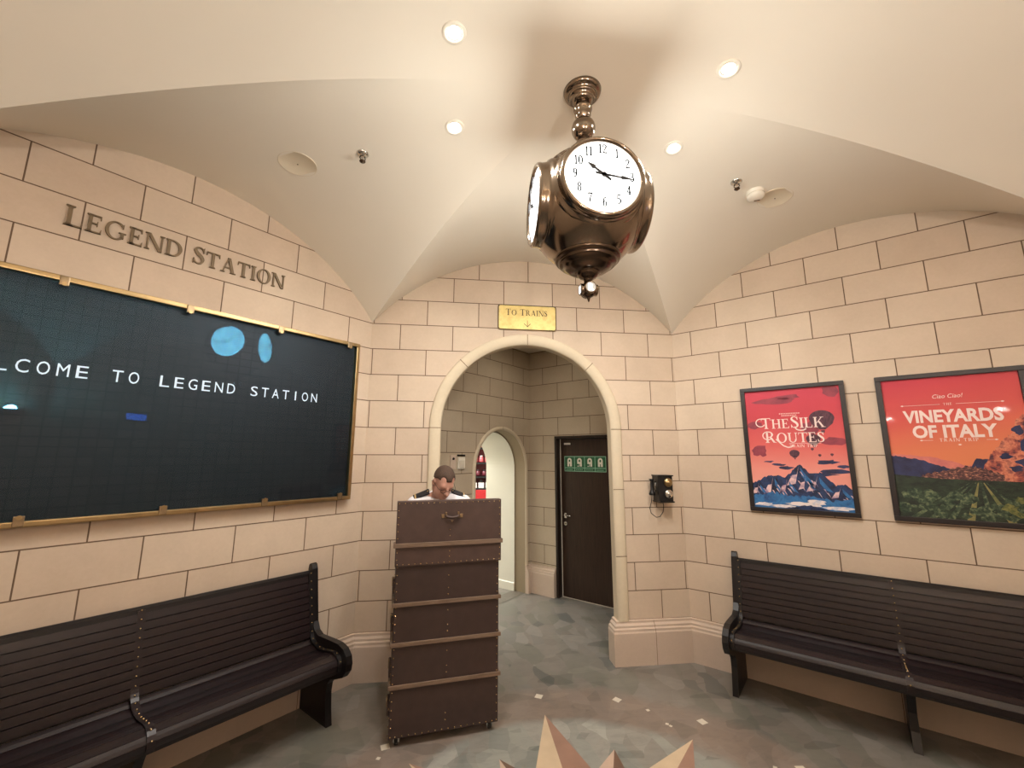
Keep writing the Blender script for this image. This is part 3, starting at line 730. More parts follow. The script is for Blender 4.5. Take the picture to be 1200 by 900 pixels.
for x in (-1.144, -.572, 0, .572, 1.144):
    for s_ in (-1, 1):
        mb = MB(); xx = x - .017 if True else x
        mb.box((x - .02, -.078, s_ * (BH - f_) - .027), (x + .02, -.06, s_ * (BH - f_) + .027), M['brass_dull'], .006)
        mb.cyl((x, -.078, s_ * (BH - .05)), (x, -.084, s_ * (BH - .05)), .011, M['brass'])
        mb.build('glass_clip', bd)

# wall lettering over the board: each letter a part of the one inscription
wl = thing('wall_lettering', 'bronze raised letters LEGEND STATION on the stone above the board', 'lettering', CL_ + TL * 1.405 + Vector((0, 0, 3.092)), R_(45))
s_txt = 'LEGEND STATION'; sz, sm = .122, .90
tw = glyph_width(s_txt, sz, sm, .06); xs = 1.21 / tw; x = -.605
for i, c in enumerate(s_txt):
    k = sz * (1 if (i == 0 or s_txt[i - 1] == ' ') else sm)
    if c != ' ':
        mb = MB(); put_glyph(mb, c, x, 0, k, -.016, -.002, M['letter_bronze'], xs); mb.build('bronze_letter', wl)
    x += (SG[c][1] + .06) * k * xs

# brass direction sign over the arch
sg = thing('brass_sign', 'polished brass sign TO TRAINS with a down arrow above the archway', 'sign', (.628, 3.90, 3.137))
mb = MB()
def rrect(w_, h_, r, n=6):
    out = []
    for cx, cz, a0 in ((w_ - r, h_ - r, 0), (-w_ + r, h_ - r, 90), (-w_ + r, -h_ + r, 180), (w_ - r, -h_ + r, 270)):
        for i in range(n + 1): a = R_(a0 + 90 * i / n); out.append((cx + r * math.cos(a), cz + r * math.sin(a)))
    return out
mb.prism(rrect(.289, .127, .022), 'y', -.014, -.001, M['sign_brass']); mb.build('plate', sg)
mb = MB()
o_, i_ = rrect(.289, .127, .022), rrect(.281, .119, .018)
for j in range(len(o_)):
    k = (j + 1) % len(o_); mb.prism([o_[j], o_[k], i_[k], i_[j]], 'y', -.0155, -.013, M['engrave'])
serif_text(mb, 'TO TRAINS', -.005, .02, .064, -.0150, None, M['engrave'], .86, .08)
for q in ([(-.003, -.028), (.003, -.028), (.003, -.092), (-.003, -.092)], [(0, -.097), (.034, -.064), (.030, -.059), (0, -.089)], [(0, -.097), (-.034, -.064), (-.030, -.059), (0, -.089)]):
    mb.face([(p[0], -.0152, p[1]) for p in q], M['engrave'])
mb.build('engraved_lettering', sg)

# ---------------------------------------------------------------- posters
def gradient(name, stops, horiz=0):
    k = NT(name); g = k.coord('UV'); sp = k.n('ShaderNodeSeparateXYZ'); k.l(g, sp.inputs[0])
    n = k.noise(k.coord(), 4, 4)
    m_ = k.n('ShaderNodeMath', operation='MULTIPLY_ADD'); k.l(n, m_.inputs[0]); m_.inputs[1].default_value = .06; k.l(sp.outputs[1], m_.inputs[2])
    m2 = k.n('ShaderNodeMath', operation='MULTIPLY_ADD'); k.l(sp.outputs[0], m2.inputs[0]); m2.inputs[1].default_value = horiz; k.l(m_.outputs[0], m2.inputs[2])
    return k.set(k.ramp(m2.outputs[0], stops), .6)
def blotch(name, stops, scale, detail=6, stretch=(1, 1, 1)):
    k = NT(name); n = k.noise(k.mapping(k.coord(), stretch), scale, detail, .62, .4); return k.set(k.ramp(n, stops), .6)
M['silk_sky'] = gradient('silk_poster_sky', [(0, srgb(238, 168, 150)), (.35, srgb(232, 146, 132)), (.55, srgb(216, 96, 92)), (.8, srgb(200, 62, 74)), (1, srgb(198, 58, 78))])
M['vine_sky'] = gradient('vineyard_poster_sky', [(0, srgb(232, 150, 96)), (.45, srgb(226, 128, 88)), (.7, srgb(212, 84, 76)), (1, srgb(196, 54, 72))], -.12)
M['navy'] = blotch('navy_mountain_print', [(.35, srgb(22, 26, 52)), (.6, srgb(38, 60, 104))], 14)
M['blue'] = blotch('blue_mountain_print', [(.3, srgb(30, 66, 116)), (.5, srgb(52, 118, 176)), (.75, srgb(24, 48, 92))], 11, 7)
M['snow'] = blotch('pink_snow_print', [(.35, srgb(150, 120, 150)), (.55, srgb(236, 200, 196))], 20)
M['cloud_w'] = blotch('pale_cloud_print', [(.3, srgb(146, 176, 208)), (.5, srgb(240, 226, 222))], 12)
M['dusk'] = blotch('dusk_cloud_print', [(.3, srgb(120, 44, 62)), (.6, srgb(156, 62, 76))], 10)
M['plum'] = blotch('plum_balloon_print', [(.3, srgb(48, 24, 42)), (.6, srgb(96, 52, 66))], 30, 3, (4, 1, 1))
M['cliff'] = blotch('orange_cliff_print', [(.36, srgb(62, 34, 54)), (.46, srgb(176, 88, 74)), (.56, srgb(226, 140, 108)), (.66, srgb(140, 70, 70))], 16, 8)
M['rose_hill'] = blotch('rose_hill_print', [(.3, srgb(196, 104, 104)), (.7, srgb(226, 134, 118))], 12)
M['dk_blue'] = blotch('deep_blue_hill_print', [(.3, srgb(30, 30, 58)), (.7, srgb(54, 60, 104))], 12)
M['village'] = blotch('village_print', [(.35, srgb(44, 28, 38)), (.55, srgb(112, 70, 66)), (.7, srgb(214, 150, 118))], 60, 3, (1, 1, 2))
M['field_dk'] = blotch('dark_vine_field_print', [(.3, srgb(22, 30, 26)), (.7, srgb(52, 66, 48))], 18, 6, (1, 1, 2))
M['field_lt'] = blotch('light_vine_row_print', [(.3, srgb(92, 104, 62)), (.7, srgb(176, 158, 96))], 18)
M['bush'] = blotch('vine_bush_print', [(.35, srgb(28, 46, 36)), (.52, srgb(66, 84, 62)), (.68, srgb(128, 138, 100))], 45, 4)
M['bush_y'] = blotch('yellow_vine_leaf_print', [(.35, srgb(54, 74, 40)), (.6, srgb(140, 136, 74))], 40, 4)

def poster_base(name, label, u, z, w_, h_, sky):
    t = thing(name, label, 'poster', CR_ + TR * u + Vector((0, 0, z)), R_(-45))
    mb = MB(); f_ = .034
    for lo, hi in (((-w_ / 2, -.032, h_ / 2 - f_), (w_ / 2, 0, h_ / 2)), ((-w_ / 2, -.032, -h_ / 2), (w_ / 2, 0, -h_ / 2 + f_)), ((-w_ / 2, -.032, -h_ / 2 + f_), (-w_ / 2 + f_, 0, h_ / 2 - f_)), ((w_ / 2 - f_, -.032, -h_ / 2 + f_), (w_ / 2, 0, h_ / 2 - f_))): mb.box(lo, hi, M['black_frame'], .004)
    mb.build('frame', t)
    pw, ph = w_ / 2 - f_, h_ / 2 - f_
    mb = MB(); mb.face([(-pw, -.012, -ph), (pw, -.012, -ph), (pw, -.012, ph), (-pw, -.012, ph)], M[sky], [(0, 0), (1, 0), (1, 1), (0, 1)])
    mb.face([(-pw, -.002, -ph), (pw, -.002, -ph), (pw, -.002, ph), (-pw, -.002, ph)], M['black_frame'])
    return t, mb, pw, ph
def clipx(p, pw): return (max(-pw, min(pw, p[0])), p[1])
def ridge(rng, x0, x1, pts, jag, n=60):
    xs = [p[0] for p in pts]; out = []
    for i in range(n + 1):
        x = x0 + (x1 - x0) * i / n
        for (a, za), (b, zb) in zip(pts[:-1], pts[1:]):
            if a <= x <= b + 1e-9: z = za + (zb - za) * (x - a) / (b - a); break
        out.append((x, z + rng.uniform(-jag, jag)))
    return out
def fill_below(mb, line, zb, y, mat):
    for (a, za), (b, zb_) in zip(line[:-1], line[1:]):
        mb.face([(a, y, zb), (b, y, zb), (b, y, max(zb, zb_)), (a, y, max(zb, za))], mat)
def blob(mb, rng, cx, cz, rx, rz, y, mat, n=18, jag=.2, pw=9, ph=9):
    ring_ = [(cx + rx * (1 + rng.uniform(-jag, jag)) * math.cos(2 * PI * i / n), cz + rz * (1 + rng.uniform(-jag, jag)) * math.sin(2 * PI * i / n)) for i in range(n)]
    ring_ = [(max(-pw, min(pw, a)), max(-ph, min(ph, b))) for a, b in ring_]
    for i in range(n): mb.face([(cx, y, cz), (ring_[i][0], y, ring_[i][1]), (ring_[(i + 1) % n][0], y, ring_[(i + 1) % n][1])], mat)
def balloon(mb, cx, cz, r, y, mat):
    n = 16; top = [(cx + r * math.cos(PI * i / n), cz + r * .8 * math.sin(PI * i / n)) for i in range(n + 1)]
    low = [(cx - r, cz), (cx - r * .82, cz - r * .5), (cx - r * .22, cz - r * 1.05), (cx + r * .22, cz - r * 1.05), (cx + r * .82, cz - r * .5)]
    pts = top + low[1:]
    mb.face([(p[0], y, p[1]) for p in pts], mat)
    mb.face([(cx - r * .16, y, cz - r * 1.12), (cx + r * .16, y, cz - r * 1.12), (cx + r * .12, y, cz - r * 1.36), (cx - r * .12, y, cz - r * 1.36)], mat)

rng = random.Random(11)
t, mb, pw, ph = poster_base('silk_poster', 'black framed red poster THE SILK ROUTES with blue snowy mountains', .943, 1.872, .742, 1.062, 'silk_sky')
y = -.0122
for cx, cz, rx, rz in ((-.12, .40, .14, .03), (-.02, .43, .08, .02), (-.28, .20, .07, .03), (.12, .16, .06, .05), (-.26, -.02, .06, .05), (.28, .46, .05, .05), (.27, .05, .09, .03)): blob(mb, rng, cx, cz, rx, rz, y, M['dusk'], 16, .25, pw, ph)
y -= .0002
for cx, cz, rx, rz in ((-.20, -.115, .035, .008), (-.13, -.14, .05, .010), (-.08, -.165, .045, .012), (.20, -.115, .07, .02), (.26, -.19, .11, .016), (.16, -.215, .09, .013), (.31, -.15, .04, .012)): blob(mb, rng, cx, cz, rx, rz, y, M['dk_blue'], 14, .35, pw, ph)
balloon(mb, .20, .235, .085, y, M['plum']); balloon(mb, -.01, -.045, .036, y, M['plum']); balloon(mb, .13, .07, .05, y - .0001, M['plum'])
for cx, cz in ((.115, -.01), (.16, -.06), (.24, -.055)): balloon(mb, cx, cz, .011, y, M['plum'])
y -= .0002
rg = ridge(rng, -pw, pw, [(-pw, -.30), (-.22, -.235), (-.15, -.225), (-.09, -.245), (.0, -.145), (.02, -.135), (.08, -.21), (.15, -.20), (.24, -.30), (.30, -.29), (pw, -.33)], .007, 70)
fill_below(mb, rg, -ph, y, M['navy'])
y -= .0002                                     # facets: lit shoulders, blue flanks, snow streaks
for (cx, cz, w1, hgt) in ((.01, -.14, .10, .17), (-.18, -.235, .08, .15), (.13, -.215, .09, .14), (-.29, -.29, .06, .1), (.27, -.30, .07, .1), (.05, -.22, .06, .12), (-.08, -.25, .07, .12)):
    mb.face([(cx, y, cz), (cx - w1 * .2, y, cz - hgt * .45), (cx - w1 * .55, y, cz - hgt * .5), (cx - w1, y, cz - hgt), (cx - w1 * .35, y, cz - hgt * .9)], M['snow'])
    mb.face([(cx + .008, y, cz - .02), (cx + w1 * .35, y, cz - hgt * .4), (cx + w1, y, cz - hgt), (cx + w1 * .45, y, cz - hgt * .86), (cx + w1 * .1, y, cz - hgt * .5)], M['blue'])
    for j in range(4):
        a = rng.uniform(-.8, .9) * w1; b = cz - hgt * rng.uniform(.3, 1); mb.face([(cx + a, y - .0001, b), (cx + a + .012, y - .0001, b - .004), (cx + a + .028, y - .0001, b - .045)], M['snow'])
y -= .0003
rg = ridge(rng, -pw, pw, [(-pw, -.40), (-.2, -.37), (-.05, -.40), (.05, -.38), (.2, -.42), (pw, -.40)], .012, 60); fill_below(mb, rg, -ph, y, M['blue'])
y -= .0002
for cx, cz, rx, rz in ((.02, -.455, .12, .018), (-.26, -.47, .07, .014), (.10, -.435, .06, .02), (.24, -.475, .1, .014), (-.12, -.48, .1, .012)): blob(mb, rng, cx, cz, rx, rz, y, M['cloud_w'], 20, .3, pw, ph)
y -= .0002
rg = ridge(rng, -.13, .20, [(-.13, -ph), (.02, -.465), (.06, -.46), (.20, -ph)], .004, 24); fill_below(mb, rg, -ph, y, M['navy'])
y = -.0150
P_ = M['white_print']
serif_text(mb, 'THE', -.125, .165, .092, y, None, P_, .86, .05); serif_text(mb, 'SILK', .105, .165, .098, y, None, P_, .86, .06)
serif_text(mb, 'ROUTES', .0, .045, .094, y, None, P_, .86, .05)
serif_text(mb, 'TRAIN TRIP', .06, .005, .024, y, None, P_, 1, .12)
mb.face([(-.04, y, .036), (.18, y, .036), (.18, y, .0385), (-.04, y, .0385)], P_)
def swash(pts, r):
    mbw = [Vector((p[0], y, p[1])) for p in pts]
    for a, b in zip(mbw[:-1], mbw[1:]):
        d = (b - a).normalized(); n = Vector((-d.z, 0, d.x)) * r
        mb.face([a + n, b + n, b - n, a - n], P_)
def arcp(cx, cz, rx, rz, a0, a1, n=14): return [(cx + rx * math.cos(R_(a0 + (a1 - a0) * i / n)), cz + rz * math.sin(R_(a0 + (a1 - a0) * i / n))) for i in range(n + 1)]
swash([(-.20, .25)] + arcp(-.235, .218, .034, .034, 75, 330), .004); swash([(-.165, .135)] + arcp(-.19, .105, .036, .034, 75, 330), .004)
swash([(-.13, .075), (-.105, .045), (-.08, .018), (-.05, .004), (-.02, .01), (-.012, .026)], .005); swash(arcp(.055, .172, .04, .028, 330, 170), .005)
for k_, (z_, n_, x0) in enumerate(((.285, 12, -.09), (.268, 9, -.075))):
    for i in range(n_): mb.face([(x0 + i * .0125, y, z_), (x0 + i * .0125 + .007, y, z_), (x0 + i * .0125 + .007, y, z_ + .008), (x0 + i * .0125 + .002, y, z_ + .010)], P_)
mb.build('print', t)
mb = MB(); mb.face([(-pw, -.022, -ph), (pw, -.022, -ph), (pw, -.022, ph), (-pw, -.022, ph)], M['clear']); mb.build('glazing', t)

t, mb, pw, ph = poster_base('vineyard_poster', 'black framed orange poster VINEYARDS OF ITALY with green vine rows', 1.882, 1.872, .762, 1.062, 'vine_sky')
y = -.0122
rg = ridge(rng, -pw, pw, [(-pw, -.05), (-.24, -.06), (-.12, -.075), (.05, -.135), (.14, -.10), (pw, -.12)], .004, 40); fill_below(mb, rg, -.30, y, M['rose_hill'])
y -= .0002
rg = ridge(rng, -pw, .02, [(-pw, -.065), (-.27, -.075), (-.2, -.09), (-.1, -.13), (.02, -.19)], .006, 30); fill_below(mb, rg, -.30, y, M['dk_blue'])
rg = ridge(rng, .05, .18, [(.05, -.15), (.085, -.085), (.14, -.085), (.18, -.16)], .004, 14); fill_below(mb, rg, -.30, y, M['dk_blue'])
y -= .0002
rg = ridge(rng, .10, pw, [(.10, -.17), (.15, -.07), (.19, -.01), (.23, .05), (.27, .08), (.30, .17), (pw, .22)], .010, 44); fill_below(mb, rg, -.30, y, M['cliff'])
y -= .0002
for cx, cz, rx, rz in ((.30, .10, .03, .03), (.33, .0, .03, .05), (.22, -.07, .03, .02), (.31, -.11, .05, .03), (.26, -.15, .03, .02)): blob(mb, rng, cx, cz, rx, rz, y, M['dk_blue'], 12, .4, pw, ph)
y -= .0002
rg = ridge(rng, -.2, .2, [(-.2, -.205), (-.08, -.165), (.04, -.135), (.12, -.15), (.2, -.19)], .010, 44); fill_below(mb, rg, -.24, y, M['village'])
y -= .0002
fill_below(mb, [(-pw, -.20), (-.1, -.225), (pw, -.235)], -ph, y, M['field_dk'])
y -= .0002
vx, vz = .085, -.235
for k_ in range(13):
    a = -.75 + k_ * .125; b = a + .05
    za = -ph
    pa = [(vx + a * .1, vz - .01), (vx + b * .1, vz - .01), (max(-pw, min(pw, vx + b * .75)), za), (max(-pw, min(pw, vx + a * .75)), za)]
    if abs(pa[2][0] - pa[3][0]) > .004: mb.face([(p[0], y, p[1]) for p in pa], M['field_lt' if k_ in (5, 7) else 'bush'])
y -= .0002
for i in range(34):
    cx = rng.uniform(-pw + .02, .10); cz = rng.uniform(-ph + .02, -.30 + (cx + pw) * -.08); r = rng.uniform(.018, .042); blob(mb, rng, cx, cz, r, r * .8, y - i * .000004, M['bush'], 12, .3, pw, ph)
for i in range(16):
    cx = rng.uniform(.14, pw - .02); cz = rng.uniform(-ph + .02, -.33); r = rng.uniform(.02, .045); blob(mb, rng, cx, cz, r, r * .8, y - .0002 - i * .000004, M['bush_y' if i % 2 else 'bush'], 12, .35, pw, ph)
y = -.0150
sans_text(mb, 'VINEYARDS', .0, .175, .088, y, P_, .035, .78); sans_text(mb, 'OF ITALY', .0, .065, .088, y, P_, .035, .82)
serif_text(mb, 'THE', -.005, .292, .016, y, None, P_, 1, .2); serif_text(mb, 'TRAIN TRIP', .02, .035, .022, y, None, P_, 1, .2)
for x0, x1, z_ in ((-.24, -.045, .298), (.035, .25, .298), (-.17, -.11, .043), (.15, .19, .043)):
    mb.face([(x0, y, z_), (x1, y, z_), (x1, y, z_ + .0022), (x0, y, z_ + .0022)], P_)
for x0, z_ in ((-.245, .299), (.255, .299), (-.17, .044), (.195, .044), (.02, .012)): diamond_ = [(x0 - .010, z_), (x0, z_ + .006), (x0 + .010, z_), (x0, z_ - .006)]; mb.face([(p[0], y, p[1]) for p in diamond_], P_)
vs, fs, wd = sans_mesh('Ciao Ciao!', 0)
mb.add([(-.005 + (v[0] - wd / 2) * .026 + v[1] * .007, y, .343 + v[1] * .03) for v in vs], fs, P_)
mb.build('print', t)
mb = MB(); mb.face([(-pw, -.022, -ph), (pw, -.022, -ph), (pw, -.022, ph), (-pw, -.022, ph)], M['clear']); mb.build('glazing', t)

# ---------------------------------------------------------------- green safety sign on the lobby door
q = IC + TR * (DU0 + .10) - NRm * (DREC - .045)
gs = thing('safety_sign', 'green four panel pictogram sign on the dark lobby door', 'sign', IC + TR * (DU0 + .10 + .31) - NRm * (DREC - .0455) + Vector((0, 0, 1.70)), R_(-45))
mb = MB(); gw, gh = .305, .10
mb.box((-gw, -.006, -gh), (gw, 0, gh), M['pale_green'], .002); mb.build('plate', gs)
mb = MB()
for i in range(4):
    x0 = -gw + .008 + i * (2 * gw - .006) / 4; x1 = x0 + (2 * gw - .006) / 4 - .008
    mb.face([(x0, -.0065, -.048), (x1, -.0065, -.048), (x1, -.0065, gh - .008), (x0, -.0065, gh - .008)], M['green_sign'])
    mb.face([(x0, -.0065, -gh + .008), (x1, -.0065, -gh + .008), (x1, -.0065, -.056), (x0, -.0065, -.056)], M['green_sign'])
    cx = (x0 + x1) / 2
    ringp = [(cx + .034 * math.cos(R_(a)), .043 + .034 * math.sin(R_(a))) for a in range(0, 181, 15)] + [(cx - .034, -.034), (cx - .006, -.034), (cx - .006, .0), (cx + .006, .0), (cx + .006, -.034), (cx + .034, -.034)]
    mb.prism(ringp, 'y', -.0075, -.0066, M['white_plastic'])
    mb.prism([(cx + .012 * math.cos(R_(a)), .040 + .016 * math.sin(R_(a))) for a in range(0, 360, 30)], 'y', -.0085, -.0076, M['green_sign'])
    if i in (1, 2): mb.prism([(cx - .022 + .013 * math.cos(R_(a)), -.012 + .015 * math.sin(R_(a))) for a in range(0, 360, 30)], 'y', -.0085, -.0076, M['green_sign'])
    for j in range(5): mb.face([(x0 + .016 + j * .021, -.0068, -.080), (x0 + .016 + j * .021 + .014, -.0068, -.080), (x0 + .016 + j * .021 + .014, -.0068, -.073), (x0 + .016 + j * .021, -.0068, -.073)], M['pale_green'])
mb.build('pictograms', gs)

# ---------------------------------------------------------------- wall telephone
ph_ = thing('wall_telephone', 'small black antique wall telephone with two brass bells and a looped cord', 'telephone', (1.895, 3.90, 1.505))
mb = MB(); mb.box((-.068, -.125, -.115), (.072, 0, .118), M['black'], .008); mb.box((-.074, -.135, -.125), (.078, -.0, -.112), M['black'], .004); mb.box((-.074, -.135, .112), (.078, 0, .124), M['black'], .004)
mb.build('case', ph_)
for z_, mm in ((.058, 'brass'), (-.045, 'chrome')):
    mb = MB(); mx = Matrix.Translation((.024, -.125, z_)) @ Matrix.Rotation(PI / 2, 4, 'X')
    mb.lathe([(.012, 0), (.040, .002), (.042, .010), (.034, .020), (.018, .027), (.006, .030), (.006, .036), (.0, .037)], M[mm], 24, mx); mb.build('bell', ph_)
mb = MB(); mb.tube([(-.068, -.07, .06), (-.105, -.07, .062), (-.125, -.072, .06)], .006, M['chrome']); mb.tube([(-.068, -.07, -.02), (-.10, -.07, -.025)], .006, M['chrome']); mb.tube([(-.068, -.07, .062), (-.074, -.07, .02), (-.068, -.07, -.022)], .005, M['chrome']); mb.build('receiver_hook', ph_)
mb = MB(); mx = Matrix.Translation((-.108, -.07, -.06))
mb.lathe([(.026, 0), (.030, .01), (.022, .03), (.014, .05), (.013, .11), (.017, .135), (.026, .145), (.0, .15)], M['black'], 18, mx); mb.build('receiver', ph_)
mb = MB(); mb.tube([(-.108, -.07, -.06), (-.114, -.06, -.12), (-.128, -.05, -.18), (-.118, -.05, -.225), (-.07, -.05, -.262), (-.035, -.05, -.258), (.0, -.05, -.215), (.006, -.055, -.16), (-.004, -.06, -.11)], .0035, M['black'], 6); mb.build('cord', ph_)

# small controls on the lobby wall
def lobby_box(name, label, cat, u, z, build):
    t = thing(name, label, cat, IC + TL * u + Vector((0, 0, z)), R_(45)); build(t); return t
def b1(t):
    mb = MB(); mb.box((-.055, -.022, -.075), (.055, 0, .06), M['white_plastic'], .006); mb.build('housing', t)
    mb = MB(); mb.box((-.04, -.028, -.06), (.04, -.02, .02), M['chip'], .004); mb.build('rocker', t)
    mb = MB(); mb.box((-.06, -.018, .068), (.06, 0, .088), M['black'], .003); mb.build('label_strip', t)
lobby_box('light_switch', 'white wall switch with a dark strip above on the lobby wall', 'switch', 1.385, 1.73, b1)
def b2(t):
    mb = MB(); mb.box((-.042, -.014, -.09), (.042, 0, .07), M['base_stone'], .004); mb.build('plate', t)
    mb = MB(); mb.cyl((0, -.012, .03), (0, -.022, .03), .014, M['black']); mb.build('sensor_eye', t)
lobby_box('sensor_panel', 'beige wall plate with black round sensor beside the switch', 'sensor', 1.515, 1.74, b2)

# ---------------------------------------------------------------- ceiling fittings
def nrm(dx, dy): return Vector((dx, dy, -1)).normalized()
def ceil_mtx(t, *_):
    x, y = t.location.x, t.location.y; e = .02; z = ceil_at(x, y); t.location.z = z
    n = nrm((ceil_at(x + e, y) - ceil_at(x - e, y)) / (2 * e), (ceil_at(x, y + e) - ceil_at(x, y - e)) / (2 * e)); t.rotation_mode = 'QUATERNION'; t.rotation_quaternion = n.to_track_quat('-Z', 'Y')
for p, g, lb in (((-.071, 1.705, 3.817), (.06, -.05), 'recessed round downlight, front left of the hanging clock'), ((-.075, 2.282, 3.818), (.01, -.05), 'recessed round downlight, back left of the hanging clock'),
              ((1.346, 1.721, 3.818), (-.06, -.05), 'recessed round downlight, front right of the hanging clock'), ((1.339, 2.282, 3.818), (-.01, -.05), 'recessed round downlight, back right of the hanging clock')):
    t = thing('downlight', lb, 'ceiling light', p, 0, 'downlights around the clock'); ceil_mtx(t, *g)
    mb = MB(); mb.lathe([(.040, .03), (.040, -.002), (.043, -.006), (.056, -.006), (.058, -.002), (.058, .01)], M['white_plastic'], 32, None, False); mb.build('trim_ring', t)
    mb = MB(); mb.lathe([(.041, .004), (.03, -.001), (.0, -.003)], M['lens'], 28, None, False); mb.build('lens', t)
    ld = bpy.data.lights.new('lamp', 'SPOT'); ld.energy = SPOT_W; ld.color = WARM; ld.spot_size = R_(172); ld.spot_blend = .8; ld.shadow_soft_size = .05
    lo = bpy.data.objects.new('lamp', ld); COL.objects.link(lo); lo.parent = t; lo.location = (0, 0, -.03)
for p, g, lb in (((-.665, 2.515, 3.791), (.03, -.08), 'chrome sprinkler head in the ceiling left of the clock'), ((1.914, 2.483, 3.794), (-.03, -.07), 'chrome sprinkler head in the ceiling beside the white smoke detector')):
    t = thing('sprinkler', lb, 'sprinkler', p, 0, 'fire sprinklers'); ceil_mtx(t, *g)
    mb = MB(); mb.lathe([(.036, .004), (.038, -.004), (.030, -.010), (.016, -.012), (.014, -.022), (.0, -.022)], M['chrome'], 20, None, False); mb.build('escutcheon', t)
    mb = MB(); mb.tube([(-.012, 0, -.02), (-.018, 0, -.038), (0, 0, -.058)], .0035, M['nickel_dark'], 6); mb.tube([(.012, 0, -.02), (.018, 0, -.038), (0, 0, -.058)], .0035, M['nickel_dark'], 6)
    mb.lathe([(.0, -.056), (.019, -.058), (.019, -.061), (.006, -.062), (.004, -.074), (.0, -.075)], M['nickel_dark'], 14, None, False); mb.build('deflector', t)
t = thing('smoke_detector', 'white round smoke detector on the ceiling right of the clock', 'smoke detector', (2.114, 2.559, 3.783)); ceil_mtx(t, -.03, -.07)
mb = MB(); mb.lathe([(.062, .006), (.062, -.014), (.055, -.018), (.055, -.024), (.060, -.026), (.058, -.042), (.045, -.052), (.0, -.055)], M['white_plastic'], 32, None, False); mb.build('housing', t)
mb = MB(); mb.box((-.03, -.03, -.056), (.008, -.022, -.050), M['nickel_dark'], .001); mb.build('vent_slot', t)
M['speaker_cover'] = plain('painted_speaker_cover', srgb(213, 202, 180), .85, var=.01)
for p, g, lb in (((-1.107, 2.639, 3.766), (.04, -.07), 'round flush ceiling speaker cover left of the left sprinkler'), ((2.299, 2.593, 3.773), (-.04, -.05), 'round flush ceiling speaker cover beside the smoke detector')):
    t = thing('ceiling_speaker', lb, 'speaker', p, 0, 'flush ceiling speakers'); ceil_mtx(t, *g)
    mb = MB(); mb.lathe([(.118, .006), (.118, -.003), (.115, -.0045), (.112, -.0025), (.0, -.0035)], M['speaker_cover'], 40, None, False); mb.build('cover', t)
    mb = MB(); mb.ball((0, 0, -.005), .004, M['nickel_dark']); mb.build('screw', t)

